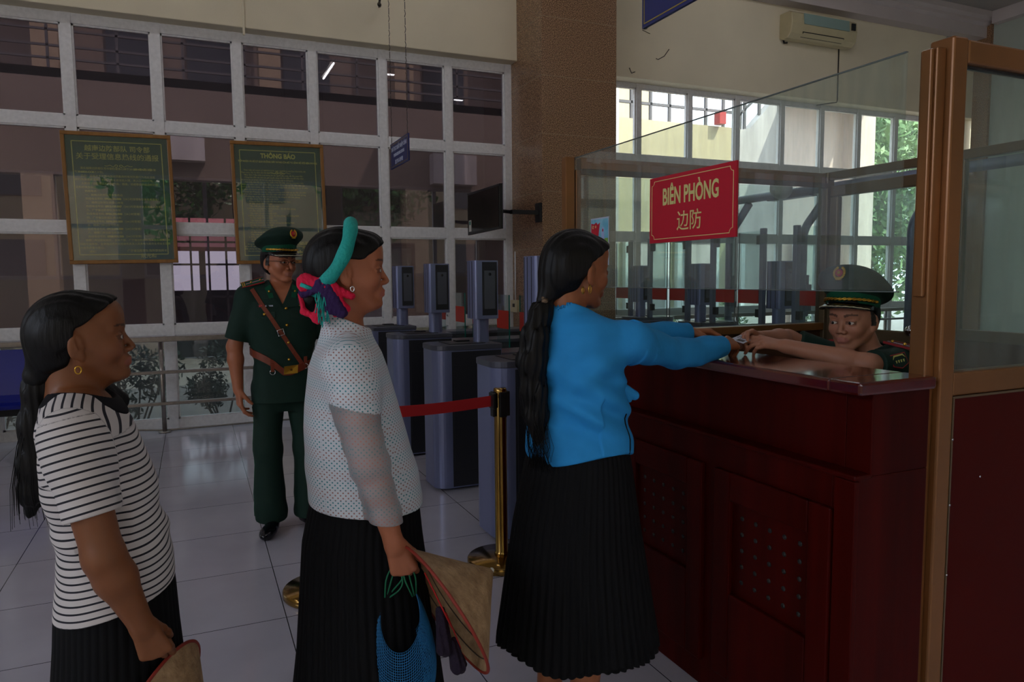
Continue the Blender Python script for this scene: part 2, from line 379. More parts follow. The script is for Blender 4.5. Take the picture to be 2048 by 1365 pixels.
def shrub(x, y, w, h, n, label, m='leafD', grp='shrubs outside the low left panes'):
    bl = [(rng.uniform(-w, w), rng.uniform(-.12, .12), rng.uniform(.2, .85)*h, rng.uniform(.12, .2)) for _ in range(9)]
    st = [[(bx*.3, 0, 0), (bx*.7, by*.5, bz*.5), (bx, by, bz)] for bx, by, bz, r in bl[:6]]
    plant('shrub', (x, y, -.12), bl, n, .035, M[m], st, label, 'shrub', grp, .012)
shrub(-.62, 8.7, .3, 1.05, 1500, 'dark green leafy shrub outside, behind the striped woman\'s face')
shrub(.25, 8.75, .28, 1.0, 1300, 'dark green leafy shrub outside, just left of the standing officer\'s arm')
shrub(1.15, 8.75, .28, .9, 700, 'dark green leafy shrub outside, behind the standing officer\'s hip')
shrub(-1.9, 8.7, .3, .95, 700, 'dark green leafy shrub outside, behind the blue seats')
shrub(6.3, 8.8, .3, 1.15, 900, 'pale sunlit shrub outside, behind the first tall glass gate wings', 'leafL', 'shrubs outside the right windows')
shrub(7.5, 8.9, .3, 1.2, 900, 'pale sunlit shrub outside, right under the red sign', 'leafL', 'shrubs outside the right windows')
shrub(9.6, 9.0, .35, 1.1, 700, 'pale sunlit shrub outside, behind the seated officer\'s cap', 'leafL', 'shrubs outside the right windows')
plant('tree', (15.0, 12.8, -.12), [(-1.2, -.3, 4.6, 1.5), (.4, .2, 5.2, 1.5), (-.6, .5, 3.1, 1.5), (1.1, -.4, 3.7, 1.4), (-1.5, 0, 1.6, 1.1), (.6, 0, 1.7, 1.2), (2.4, .3, 4.9, 1.3), (2.3, 0, 2.8, 1.3)], 15000, .10, M['leafL'],
      [[(0, 0, 0), (.05, 0, 1.8), (-.5, 0, 3.4), (-1, -.2, 4.6)], [(.05, 0, 1.6), (.6, .1, 3.2), (1.2, .1, 4.8)]], 'large pale green tree seen through the last window bays on the right', 'tree', None, .14)
plant('tree', (19.5, 17, -.12), [(0, 0, 3.5, 2.2), (1.5, .5, 5, 2.2), (-1.5, 0, 5.5, 2)], 6000, .14, M['leafL'],
      [[(0, 0, 0), (.1, 0, 2), (.5, 0, 4.5)]], 'farther pale tree standing behind the large one', 'tree', None, .16)
for k, (x, y) in enumerate([(-.5, -11), (6.5, -12)]):
    plant('tree', (x, y, -.12), [(0, 0, 4.3, 1.5), (1.2, 0, 5.3, 1.3), (-1.1, .3, 5.5, 1.4), (0, 0, 6.4, 1.2)], 2500, .16, M['leaf'],
          [[(0, 0, 0), (.1, 0, 2.5), (0, 0, 4.8)]], ['green street tree behind the viewer, on the left', 'green street tree behind the viewer, on the right'][k], 'tree', 'street trees behind the viewer', .13)
ABS = set()
def grp(name, loc, label, cat, group=None):
    t = empty(name, loc, 0, label, cat, group); ABS.add(t.name); return t
def part(mb, name, m, parent, bevel=0):
    o = mb.build(name, m, parent, bevel)
    if parent.name in ABS: o.location = -parent.location
    return o
# building across the yard behind the tinted panes
b = grp('gallery_building', (1, 15, -.12), 'beige two-storey building with a railed gallery, dim behind the tinted panes', 'building')
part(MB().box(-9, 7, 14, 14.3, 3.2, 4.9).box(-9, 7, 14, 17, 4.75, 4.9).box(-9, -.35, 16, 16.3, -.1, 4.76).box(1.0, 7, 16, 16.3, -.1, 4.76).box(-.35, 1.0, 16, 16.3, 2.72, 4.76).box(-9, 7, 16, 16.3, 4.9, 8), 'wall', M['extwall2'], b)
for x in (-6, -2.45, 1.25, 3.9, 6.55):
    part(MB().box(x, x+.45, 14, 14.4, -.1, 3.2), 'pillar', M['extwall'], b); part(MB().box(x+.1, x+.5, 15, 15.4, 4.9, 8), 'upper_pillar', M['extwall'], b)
rl = MB()
for z in (5.05, 5.25, 5.5, 5.75): rl.box(-9, 7, 14.05, 14.09, z, z+.035)
for i in range(17): rl.box(-9+i, -8.96+i, 14.05, 14.09, 4.9, 5.78)
part(rl, 'railing', M['extrail'], b)
for x in (-7.5, -4.2, -1.3, .1, 1.9, 4.9):
    part(MB().box(x, x+.95, 15.93, 16, 5.1, 6.9), 'upper_window', M['extwin'], b)
for x in (-7, -4.9, 2.0, 3.3, 4.7): part(MB().box(x, x+1.15, 15.93, 16, .1, 2.9), 'ground_floor_panel', M['extgrey'] if x in (3.3,) else M['extwin'], b)
for x, z in ((-.6, 3.5), (4.4, 3.3)): part(MB().box(x, x+.9, 13.75, 14, z, z+.58), 'air_conditioner_box', M['extgrey'], b)
part(MB().box(-.35, 1.0, 16.0, 16.1, -.1, 1.25), 'low_gate_panel', M['extwin'], b)
bars = MB()
for x in (-.35, 0, .33, .66, 1.0): bars.box(x-.02, x+.02, 15.9, 15.95, 0, 3.2)
for z in (1.1, 1.75, 2.2, 2.7): bars.box(-.35, 1, 15.9, 15.95, z, z+.04)
part(bars, 'window_bars', M['extrail'], b)
t = grp('canopy', (.5, 20, -.12), 'red roofed canopy shining beyond the barred opening', 'canopy')
part(MB().prism([(19, 2.15), (22, 3.1), (22, 3.2), (19, 2.25)], 0, -3, 4), 'roof', M['roofred'], t)
for x in (-2.6, .2, 3.6):
    part(MB().box(x, x+.12, 19.2, 19.32, -.12, 2.25), 'post', M['extrail'], t); part(MB().box(x, x+.12, 21.6, 21.72, -.12, 3.0), 'post', M['extrail'], t)
b = grp('street_building', (2, -14, -.12), 'plain street building behind the viewer with a row of shut windows', 'building')
part(MB().box(-16, 22, -15, -14, -.12, 7.2), 'wall', M['extwall'], b)
for i in range(9): part(MB().box(-14+4*i, -12.6+4*i, -14, -13.94, 1.2+(i % 2)*0, 2.9).box(-14+4*i, -12.6+4*i, -14, -13.94, 4.4, 6.1), 'shutter', M['extrail'], b)
# stair building behind the clear panes
b = grp('stair_building', (9.5, 11, -.12), 'pale building with an outdoor stair and railings seen through the clear panes', 'building')
part(MB().box(5.2, 6.7, 10.7, 11.3, -.1, 8), 'pillar', M['extgrey'], b)
part(MB().box(6.7, 9.46, 10.9, 11.1, -.1, 4.18), 'parapet_wall', M['extyel'], b)
part(MB().prism([(9.42, -.1), (9.42, 4.15), (9.7, 4.2), (10.55, 5.05), (10.55, -.1)], 1, 10.9, 11.1), 'stair_side', M['extgrey'], b)
part(MB().prism([(10.55, -.1), (10.55, 5.25), (12.55, 5.25), (12.55, -.1)], 1, 11.0, 11.3), 'wall', M['extpink'], b)
part(MB().box(10.5, 12.35, 8.3, 11.3, 4.72, 4.9), 'canopy_slab', M['white'], b)
part(MB().box(12.2, 12.62, 10.6, 11.3, -.1, 5.2), 'corner_pier', M['extpink'], b)
rl = MB()
for z in (4.45, 4.72, 5.0, 5.28): rl.box(6.7, 9.5, 10.95, 11.0, z, z+.045)
for i in range(8): rl.box(6.7+.4*i, 6.745+.4*i, 10.95, 11.0, 4.18, 5.3)
for i in range(4): rl.prism([(9.5, 4.42+.27*i), (11.0, 5.72+.27*i), (11.0, 5.77+.27*i), (9.5, 4.47+.27*i)], 1, 10.95, 11)
for i in range(4): x = 9.6+.35*i; rl.box(x, x+.045, 10.95, 11, 4.1+.85*(x-9.5), 5.3+.85*(x-9.5))
part(rl, 'railing', M['extrail'], b)
for x in (7.0, 8.1, 9.55, 10.9):
    part(MB().box(x, x+.75, 10.82, 10.9, .05, 2.05), 'door', M['extgrey'], b)
    part(MB().box(x-.09, x, 10.80, 10.9, -.1, 2.15).box(x+.75, x+.84, 10.80, 10.9, -.1, 2.15).box(x-.09, x+.84, 10.80, 10.9, 2.05, 2.15), 'door_frame', M['alu'], b)
part(MB().box(8.84, 8.98, 10.72, 10.88, 4.19, 4.40), 'red_box', M['redband'], b)
b = grp('rear_building', (9, 16, -.12), 'pale building farthest back, seen above the stair railing', 'building')
part(MB().box(7.1, 8.3, 14.5, 15, -.1, 8), 'wall', M['extgrey'], b)
part(MB().box(7.25, 7.95, 14.4, 14.5, 4.6, 6.6), 'upper_window', M['extwin'], b)
part(MB().box(9.6, 12.4, 18, 18.3, -.1, 7.6), 'rear_wall', M['extyel'], b)

# ---------------------------------------------------------------- railings along the glazing
def railing(name, xs, x0, x1, zs, y, label, r=.02, sq=True):
    t = grp(name, (xs[0], y, 0), label, 'railing')
    for z, h in zs: part(MB().box(x0, x1, y-.02, y+.02, z-h/2, z+h/2), 'bar', M['steel'], t, .006)
    for x in xs: part(MB().tube([(x, y+.035, .012), (x, y+.035, zs[0][0])], .021, 14).cyl((x, y+.035, 0), .055, .014), 'post', M['steel'], t)
    return t
railing('handrail', [-1.8, -.3, 1.2], -3.3, 1.6, [(.90, .05), (.585, .03), (.285, .03)], 7.58, 'brushed steel three-bar handrail along the left glazing')
railing('handrail', [5.2, 6.6, 8.0, 9.4], 4.6, 10.2, [(.93, .05), (.79, .03), (.45, .03)], 7.58, 'brushed steel handrail along the right glazing, seen through the booth')
t = grp('conduit', (-.4, 7.6, 0), 'thin grey conduit running along the floor below the left panes', 'conduit')
part(MB().tube([(-.9, 7.70, .07), (-.6, 7.68, .04), (-.3, 7.66, .012), (.6, 7.7, .012), (1.6, 7.7, .012)], .009, 8), 'pipe', M['steel'], t)

# ---------------------------------------------------------------- blue seats
t = grp('beam_seating', (-1.7, 7.05, 0), 'blue plastic two-seat waiting bench at the left edge by the glazing', 'bench')
for sx in (-1.74, -2.29):
    x0 = sx; x1 = sx+.5
    pr = [(6.78, .47), (6.80, .44), (7.0, .42), (7.14, .43), (7.2, .5), (7.27, .88), (7.255, .885), (7.18, .51), (7.12, .455), (7.0, .445), (6.82, .465)]
    s_ = part(MB().prism(pr, 0, x0, x1), 'seat', M['bluechair'], t, .012)
part(MB().box(-2.5, -1.2, 6.98, 7.04, .36, .42), 'beam', M['blackm'], t, .004)
for x in (-1.35, -2.3): part(MB().box(x, x+.04, 6.8, 7.25, 0, .03).box(x, x+.04, 6.99, 7.03, .03, .37), 'leg', M['blackm'], t)

# ---------------------------------------------------------------- notice boards
def board(x0, x1, z0, z1, tilt, label, lines):
    y = 7.74; cx = (x0+x1)/2; cz = (z0+z1)/2; w = (x1-x0)/2; h = (z1-z0)/2
    t = empty('notice_board', (cx, y, cz), 0, label, 'notice board', None); t.rotation_euler = (0, R(tilt), 0)
    fw = .034
    MB().box(-w, w, -.025, .025, h-fw, h).box(-w, w, -.025, .025, -h, -h+fw).box(-w, -w+fw, -.025, .025, -h+fw, h-fw).box(w-fw, w, -.025, .025, -h+fw, h-fw).build('frame', M['frameWood'], t, .005)
    bd = MB().box(-w+fw, w-fw, -.004, .02, -h+fw, h-fw).build('panel', M['green'], t)
    a, c, l = w-.085, h-.085, .004
    MB().box(-a, a, -.0055, -.004, c-l, c+l).box(-a, a, -.0055, -.004, -c-l, -c+l).box(-a-l, -a+l, -.0055, -.004, -c, c).box(a-l, a+l, -.0055, -.004, -c, c).build('border_line', M['yellow'], bd)
    # scroll ornament under the title
    o = MB()
    for s in (-1, 1):
        o.tube([(s*(.005+.11*i/14), -.006, h-.30+.012*math.sin(i*.9)*(1-i/16)) for i in range(15)], .0022, 5)
        o.tube([(s*(.02+.012*math.cos(a_)), -.006, h-.30+.010*math.sin(a_)) for a_ in [i*.5 for i in range(12)]], .0025, 5)
    o.build('ornament', M['yellowB'], bd)
    for (s, px, pz, size, al, sx, bold, mt) in lines:
        text(s, bd, M[mt], (px, -.0055, h-pz), size, align=al, sx=sx, bold=bold)
    MB().box(-w+fw, w-fw, -.018, -.015, -h+fw, h-fw).build('picture_glass', M['glass'], t)
cn1 = [('越南边防部队 司令部', 0, .165, .058, 'CENTER', 1, .0006, 'yellow'), ('关于受理信息热线的通报', 0, .24, .062, 'CENTER', 1, .0004, 'yellow')]
body1 = ['　　落实越南边防部队司令部检查各口岸于2014年4月15日颁布第', '号384/KH-CCK之计划。', '　　目的：受理关于干部与指战员勤务时有何负面行为违反法规', '的行为及违规活动，手续、企业合法出入境、来入口岸的行为。', '　　人民对于边防部队的指导方向，措施，功绩等提供给边防的意', '见和热情及信任。', '　　　热线电话：', '　　　一、越南边防部队司令部热线', '　　　热线电话号码：0964.193.888（24小时受理每日来电来信息）', '　　　二、越南边防部队政委口岸局', '　　　热线电话号码：0912.135.847（24小时受理来信息来电人员号）', '　　　三、广宁省边防部队指挥部', '　　　热线电话号码：0936.232.888（24小时受理）', '　　　四、广宁省边防部队政治部', '　　　热线电话号码：0396.395.888（24小时受理）', '　　　五、横模口岸边防屯站长', '　　　热线电话号码：0912.235.989（24小时受理）', '　　　六、横模口岸边防屯政委员', '　　　热线电话号码：0988.925.333（24小时受理）', '　　横模口岸边防站站长，全体干部，广宁省边防部队指挥部及横模口岸', '边防屯指挥部、全体指战员欢迎各级机关及人民来电与提供各项信息反馈', '的服务质量与信心。', '　　　通知！']
cn1 += [(s, -.36, .335+i*.0345, .0235, 'LEFT', 1, .0001, 'yellow') for i, s in enumerate(body1)]
for (z, s) in [(8, '0964.193.888'), (10, '0912.135.847'), (12, '0936.232.888'), (14, '0396.395.888'), (16, '0912.235.989'), (18, '0988.925.333')]:
    cn1.append((s, -.135, .335+z*.0345, .026, 'LEFT', .95, .0009, 'yellowB'))
cn1 += [('2014年4月15日', .12, .335, .024, 'LEFT', 1, .0009, 'yellowB'), ('384/KH-CCK', -.335, .3695, .024, 'LEFT', 1, .0009, 'yellowB')]
cn1 += [('广宁省边防部队指挥部指挥长', .36, 1.10-.01, .026, 'RIGHT', 1, .0002, 'yellow'), ('阮光和', .2, 1.10+.045, .044, 'CENTER', 1, .0006, 'yellow')]
board(-1.025, -.12, 1.615, 2.815, -.9, 'green notice board in an orange wooden frame with Chinese text, hung leftmost on the glazing', cn1)
vi = [('THÔNG BÁO', 0, .155, .062, 'CENTER', .9, .0025, 'yellowB'), ('TIẾP NHẬN VÀ XỬ LÝ QUA ĐƯỜNG DÂY NÓNG CỦA BỘ TƯ LỆNH BỘ ĐỘI BIÊN PHÒNG', 0, .20, .0235, 'CENTER', .80, .0008, 'yellowB')]
body2 = ['     Thực hiện kế hoạch số 384/KH-CCK, ngày 15/4/2014 của Cục Cửa khẩu, Bộ', 'Tham mưu, Bộ Tư lệnh Bộ đội Biên phòng phê duyệt;', '     *Mục đích: Tiếp nhận mọi thông tin do người dân cung cấp liên quan đến', '     -Công khai đầu các thủ tục giải quyết công việc khi kiểm tra để tiếp nhận', 'và xử lý các sai phạm về thủ tục qua lại thương mại và thông tin.', '     -Tinh thần thái độ của cán bộ, chiến sĩ Bộ đội Biên phòng trong thực hiện', 'nhiệm vụ kiểm soát xuất, nhập cảnh, các hoạt động của cán bộ, nhân viên của', 'hướng dẫn hành khách, xuất nhập cảnh, xuất nhập khẩu trả nhập của các tổ chức.', 'cá nhân của doanh nghiệp trong và ngoài nước.', '     Tham gia đóng góp vào xây dựng chủ trương chính sách tại các đội cửa khẩu', 'thủ tục hành chính liên quan đến việc nhận trên nhân dân và bộ đội biên phòng', '     *Đường dây nóng: Số điện thoại đường dây nóng bộ đội biên phòng', '        Số điện thoại 0964.193.888 trực 24/24', '        1. Đồng chí Phó Tư lệnh Bộ đội Biên phòng Việt Nam', '            Số điện thoại: 0964.193.888', '            Tiếp nhận các cuộc gọi khi tiếp nhận', '        2. Đồng chí Cục trưởng Cục Cửa khẩu - Bộ đội Biên phòng', '            Số điện thoại: 0912.135.847', '            Tiếp nhận vào xử lý khi cần thiết', '        3. Đồng chí Chỉ huy trưởng Bộ đội Biên phòng tỉnh Quảng Ninh', '            Số điện thoại: 0936.232.888', '            Tiếp nhận vào xử lý khi cần thiết', '        4. Đồng chí Chính ủy Bộ đội Biên phòng tỉnh Quảng Ninh', '            Số điện thoại: 0396.395.888', '            Tiếp nhận vào xử lý khi cần thiết', '        5. Đồng chí Đồn trưởng Đồn Biên phòng cửa khẩu Hoành Mô', '            Số điện thoại: 0912.235.989', '            Tiếp nhận vào xử lý khi cần thiết', '        6. Đồng chí Chính trị viên Đồn Biên phòng cửa khẩu Hoành Mô', '            Số điện thoại: 0988.925.333', '            Tiếp nhận vào xử lý khi cần thiết', '     Mong các tổ chức, cá nhân, doanh nghiệp gọi, phản ánh kịp thời, chân thành cảm', 'ơn và đề nghị tiếp nhận thông tin đến nhân dân, tất cả các ý kiến đóng góp', 'Biên phòng các cấp trong bảo vệ chủ quyền.', '     Xin trân trọng cảm ơn!']
vi += [(s, -.36, .285+i*.0235, .0195, 'LEFT', .96, .0002, 'yellow') for i, s in enumerate(body2)]
vi += [('CHỈ HUY TRƯỞNG\nBỘ ĐỘI BIÊN PHÒNG TỈNH QUẢNG NINH', .22, 1.00, .0185, 'CENTER', .85, .0004, 'yellowB'), ('(Đã ký)', .22, 1.055, .017, 'CENTER', 1, .0002, 'yellow'), ('Nguyễn Quang Hòa', .22, 1.10, .031, 'CENTER', .95, .0009, 'yellowB')]
board(.405, 1.30, 1.615, 2.82, -.9, 'green notice board headed THÔNG BÁO in a wooden frame, behind the standing officer', vi)

# ---------------------------------------------------------------- hanging blue signs
def hang_sign(x, y0, y1, z0, z1, label, lines):
    t = grp('hanging_sign', (x, (y0+y1)/2, z0), label, 'sign', 'blue signs hung from the ceiling')
    p = part(MB().box(x-.006, x+.006, y0, y1, z0, z1), 'panel', M['signblue'], t)
    m = .014; l = .0022; xx = x-.0072
    b_ = MB()
    for (a, c, d, e) in ((y0+m, y1-m, z0+m-l, z0+m+l), (y0+m, y1-m, z1-m-l, z1-m+l), (y0+m-l, y0+m+l, z0+m, z1-m), (y1-m-l, y1-m+l, z0+m, z1-m)): b_.box(xx, x-.006, a, c, d, e)
    b_.build('border_line', M['goldline'], p)
    for s, z, size, sx in lines: text(s, p, M['signwhite'], (x-.0072, (y0+y1)/2, z), size, rot=(R(90), 0, R(-90)), sx=sx, bold=.0012)
    for yy in (y0+.03, y1-.03):
        ch = MB(); n = 46
        for i in range(n):
            za = z1+(5.3-z1)*i/n; zb = z1+(5.3-z1)*(i+.92)/n; o_ = .0035 if i % 2 else 0
            ch.tube([(x-o_, yy, za), (x+o_, yy, (za+zb)/2), (x-o_, yy, zb)], .0028, 5)
        part(ch, 'chain', M['wire'], t)
    return t
hs = hang_sign(1.6, 5.62, 6.17, 2.375, 2.585, 'small blue sign with three lines of white text hanging before the tinted panes', [('THỦ TỤC XUẤT NHẬP CẢNH', 2.515, .044, .80), ('PASSENGERS PROCEDURES', 2.465, .034, .80), ('旅客出入境手续', 2.405, .036, .95)])
hang_sign(1.6, 1.83, 2.385, 2.38, 2.59, 'blue sign with a gold border line cut off by the top edge above the booth', [('KIỂM TRA HỘ CHIẾU', 2.51, .046, .85), ('PASSPORT CONTROL', 2.45, .04, .85), ('检查护照', 2.478-.09+.028, .03, 1)])
t = grp('turnbuckle', (1.6, 6.8, 3.9), 'stay wire with a steel turnbuckle tied from the sign chain to the beam', 'turnbuckle')
part(MB().tube([(1.60, 6.14, 4.0), (1.74, 6.95, 4.12), (1.885, 7.63, 4.235)], .004, 6), 'wire', M['wire'], t)
part(MB().tube([(1.765, 7.08, 4.14), (1.84, 7.43, 4.2)], .012, 8).tube([(1.75, 7.0, 4.13), (1.765, 7.08, 4.14)], .02, 6).tube([(1.84, 7.43, 4.2), (1.86, 7.5, 4.21)], .02, 6), 'buckle', M['wire'], t)

# ---------------------------------------------------------------- monitor and air conditioner
t = grp('monitor', (3.4, 7.05, 2.14), 'flat black monitor on a wall arm fixed to the granite column', 'monitor')
ang = math.atan2(.75, -.07)
def mon(u, dz, d):  # along the screen, up, off the screen towards the viewer's left
    ux, uy = -.093, .996; nx, ny = -.996, -.093
    tz = -.035*u
    return (2.86+ux*u+nx*d, 6.75+uy*u+ny*d, 2.165+dz+tz-.10*d)
def monbox(u0, u1, z0, z1, d0, d1):
    return [mon(u, z, d) for z in (z0, z1) for u, d in ((u0, d0), (u1, d0), (u1, d1), (u0, d1))]
FB = [(0, 3, 2, 1), (4, 5, 6, 7), (0, 1, 5, 4), (1, 2, 6, 5), (2, 3, 7, 6), (3, 0, 4, 7)]
part(MB().add(monbox(0, .74, -.225, .225, -.02, .02), FB), 'casing', M['blackp'], t, .006)
part(MB().add(monbox(.02, .72, -.20, .20, .02, .023), FB), 'screen', M['screen'], t)
part(MB().add(monbox(.64, .70, -.19, -.07, .0235, .0245), FB), 'sticker', M['whitep'], t)
part(MB().add(monbox(.655, .685, -.12, -.08, .0248, .0255), FB), 'sticker_mark', M['edge'], t)
part(MB().tube([(2.87, 7.05, 2.15), (3.12, 7.08, 2.14)], .018, 8).box(3.1, 3.42, 7.02, 7.09, 2.12, 2.16).box(3.41, 3.44, 7.01, 7.12, 2.04, 2.24).box(2.865, 2.89, 6.97, 7.13, 2.07, 2.23), 'wall_arm', M['blackm'], t)
t = grp('air_conditioner', (7.8, 7.5, 4.53), 'aged cream split air conditioner with a pale green front panel high on the beam', 'air conditioner')
pf = [(7.6, 4.55), (7.6, 4.86), (7.43, 4.86), (7.385, 4.83), (7.375, 4.70), (7.40, 4.58), (7.46, 4.53), (7.55, 4.525)]
part(MB().prism(pf, 0, 7.22, 8.38), 'casing', M['acbody'], t, .01)
part(MB().prism([(7.382, 4.835), (7.372, 4.835), (7.360, 4.70), (7.372, 4.70)], 0, 7.42, 8.22), 'front_panel', M['acpanel'], t)
part(MB().prism([(7.395, 4.615), (7.385, 4.60), (7.435, 4.55), (7.445, 4.56)], 0, 7.42, 8.15), 'air_outlet', M['blackm'], t)
part(MB().prism([(7.39, 4.60), (7.383, 4.594), (7.41, 4.57), (7.417, 4.576)], 0, 7.43, 8.14), 'louvre', M['acbody'], t)
part(MB().box(8.26, 8.33, 7.36, 7.374, 4.72, 4.81), 'display', M['extwin'], t)
part(MB().tube([(8.28, 7.59, 4.55), (8.28, 7.59, 3.86), (8.28, 7.60, 3.83), (8.05, 7.74, 3.80)], .008, 6), 'drain_pipe', M['wire'], t)
part(MB().tube([(7.26, 7.57, 4.55), (7.28, 7.57, 4.50), (7.33, 7.57, 4.51)], .012, 6), 'pipe_stub', M['blackm'], t)
t = grp('cobweb', (5.2, 7.59, 4.3), 'thin dark cobweb threads stuck on the cream wall right of the granite column', 'cobweb')
part(MB().tube([(5.17, 7.595, 4.60), (5.20, 7.594, 4.50), (5.14, 7.594, 4.42), (5.08, 7.595, 4.40), (5.19, 7.595, 4.37)], .0035, 4).tube([(5.47, 7.595, 4.22), (5.40, 7.594, 4.13), (5.31, 7.594, 4.08), (5.28, 7.595, 4.09)], .0045, 4).tube([(4.98, 7.595, 3.90), (4.93, 7.594, 3.88), (4.90, 7.595, 3.94)], .005, 4), 'threads', M['wire'], t)
# ---------------------------------------------------------------- intercom on the column
t = grp('intercom', (3.42, 7.69, 1.05), 'small tan intercom box on the foot of the granite column behind the gates', 'intercom')
part(MB().box(3.40, 3.44, 7.60, 7.78, 1.05, 1.19), 'casing', M['acbody'], t, .004)
part(MB().box(3.394, 3.402, 7.66, 7.71, 1.11, 1.15), 'button', M['blackp'], t)
part(MB().tube([(3.425, 7.69, 1.18), (3.425, 7.69, 1.75)], .008, 6), 'cable_duct', M['alu'], t)

# ---------------------------------------------------------------- passage gates
def rrect(x0, x1, y0, y1, r, n=6, corners=(1, 1, 1, 1)):
    p = []
    for (cx, cy, a0, c) in ((x1-r, y0+r, -90, corners[0]), (x1-r, y1-r, 0, corners[1]), (x0+r, y1-r, 90, corners[2]), (x0+r, y0+r, 180, corners[3])):
        if c: p += [(cx+r*math.cos(R(a0+90*i/n)), cy+r*math.sin(R(a0+90*i/n))) for i in range(n+1)]
        else: p.append((cx+r*(1 if a0 in (-90, 0) else -1), cy+r*(1 if a0 in (0, 90) else -1)))
    return p
GG = 'passage gates of the row beside the booth'
def make_gate(full=True):
    t = empty('passage_gate', (1.46, 4.77 if full else 3.72, 0), 0, 'grey steel passage gate just left of the brass post that holds the belt' if full else 'short grey passage gate cabinet beside the counter, half hidden by the blue blouse', 'gate')
    for x0, x1, nm in ((0, .48, 'entry_cabinet'), (3.0, 3.5, 'exit_cabinet'))[:2 if full else 1]:
        c = MB().prism(rrect(x0, x1, -.17, .17, .085, 8, (0, 0, 1, 1) if x0 == 0 else (1, 1, 0, 0)), 2, .02, .965)
        c = c.build(nm, M['gatesteel'], t, .002)
        MB().prism(rrect(x0-.005, x1+.004, -.176, .176, .09, 8, (0, 0, 1, 1) if x0 == 0 else (1, 1, 0, 0)), 2, .965, 1.0).build('lid', M['gatetop'], c, .004)
        for s in (-1, 1):
            a, b = (.115, .475) if x0 == 0 else (3.005, 3.385)
            MB().box(a, b, s*.170, s*.174, .03, .955).build('side_panel', M['gateside'], c, .001)
            d = MB().box(a+.012, b-.008, s*.174, s*.178, .14, .86).build('service_door', M['gateside'], c, .001)
            MB().cyl((b-.09, s*.178, .83), .011, s*.004, 12, 'y').build('lock', M['chrome'], c)
        MB().box(x0+.12, x0+.38, -.12, .12, 1.0, 1.004).build('reader_glass', M['blackp'], c)
        MB().box(x0+.22, x0+.32, .03, .10, 1.0, 1.014).build('reader_lip', M['blackp'], c, .003)
    if full:
        c = MB().box(.485, 2.995, -.15, .15, .02, .90).build('barrier_cabinet', M['gateside'], t, .004)
        MB().box(.485, 2.995, -.155, .155, .90, .93).build('lid', M['gatetop'], c, .004)
    for i in range(9 if full else 0):
        for s in (-1, 1): MB().cyl((.70+.27*i, s*.15, .83), .013, s*.004, 10, 'y').build('sensor', M['blackp'], c)
    for hx in ((.32, 3.06) if full else (.28,)):
        st = MB().prism(rrect(hx+.02, hx+.13, -.045, .045, .04, 6), 2, 1.0, 1.17).build('head_stem', M['gatesteel'], t)
        hd = MB().prism(rrect(hx, hx+.18, -.085, .085, .02, 4), 2, 1.165, 1.57).build('reader_head', M['gatesteel'], t, .002)
        gr = MB()
        for y in (-.035, .02, .06): gr.box(hx-.0015, hx+.001, y-.003, y+.003, 1.17, 1.565)
        gr.build('groove', M['blackm'], hd)
        MB().box(hx+.055, hx+.165, -.0885, -.085, 1.19, 1.56).build('face_plate', M['gateside'], hd, .001)
        MB().box(hx+.07, hx+.15, -.0905, -.0885, 1.235, 1.50).build('camera_window', M['gatetop'], hd, .001)
        MB().cyl((hx+.11, -.0905, 1.475), .011, -.004, 12, 'y').build('camera_eye', M['blackp'], hd)
    for s in ((-1, 1) if full else ()):
        w = MB().box(.885, .893, s*.17, s*.42, .86, 1.31).build('low_wing', M['wing'], t)
        MB().box(.8835, .8945, s*.418, s*.421, .86, 1.31).build('edge', M['edge'], w)
        MB().box(.8835, .8945, s*.17, s*.417, 1.03, 1.18).build('red_band', M['orange'], w)
        p = MB().box(3.105, 3.15, s*.17, s*.215, 1.0, 1.86).build('wing_post', M['tube'], t, .004)
        MB().box(3.11, 3.15, s*.215, s*.26, 1.72, 1.80).box(3.11, 3.145, s*.215, s*.26, 1.08, 1.15).build('hinge', M['blackm'], p)
        w = MB().box(3.126, 3.134, s*.24, s*.50, 1.0, 1.84).build('tall_wing', M['wing'], t)
        MB().box(3.1245, 3.1355, s*.24, s*.50, 1.20, 1.32).build('red_band', M['redband'], w)
        MB().box(3.1245, 3.1355, s*.499, s*.502, 1.0, 1.84).build('edge', M['edgegrey'], w)
    return t
g1 = make_gate(False); g1['group'] = GG
g0 = make_gate(); g0['group'] = GG
for y, lab in ((5.82, 'grey passage gate second from the glazing, beside the woman in the dotted blouse'), (6.87, 'grey steel passage gate farthest back, standing along the glazing')):
    c = copy_tree(g0); c.location.y = y; c['label'] = lab
# camera gantry over the gates
t = grp('camera_gantry', (5.4, 5.2, 0), 'grey tube gantry above the exit gates carrying small cameras', 'gantry')
def arc(pts, r=.09, n=6):
    out = [Vector(pts[0])]
    for i in range(1, len(pts)-1):
        a, b, c = Vector(pts[i-1]), Vector(pts[i]), Vector(pts[i+1]); d1 = (a-b).normalized(); d2 = (c-b).normalized()
        for k in range(n+1):
            s = k/n; out.append((b+d1*r)*(1-s)**2+b*2*s*(1-s)+(b+d2*r)*s*s)
    out.append(Vector(pts[-1])); return out
part(MB().tube([(5.4, 3.3, 2.25), (5.4, 6.9, 2.25)], .042, 14), 'crossbar', M['tube'], t)
for y in (5.31, 4.15, 6.36):
    part(MB().tube(arc([(5.4, y, .0), (5.4, y, 1.88), (5.4, y-.30, 2.20)]), .04, 14), 'post', M['tube'], t)
    bx = part(MB().box(5.37, 5.43, y-.06, y-.04, 1.05, 1.45).box(5.36, 5.44, y-.085, y-.05, 1.10, 1.17).box(5.36, 5.44, y-.085, y-.05, 1.28, 1.36), 'bracket', M['tube'], t, .006)
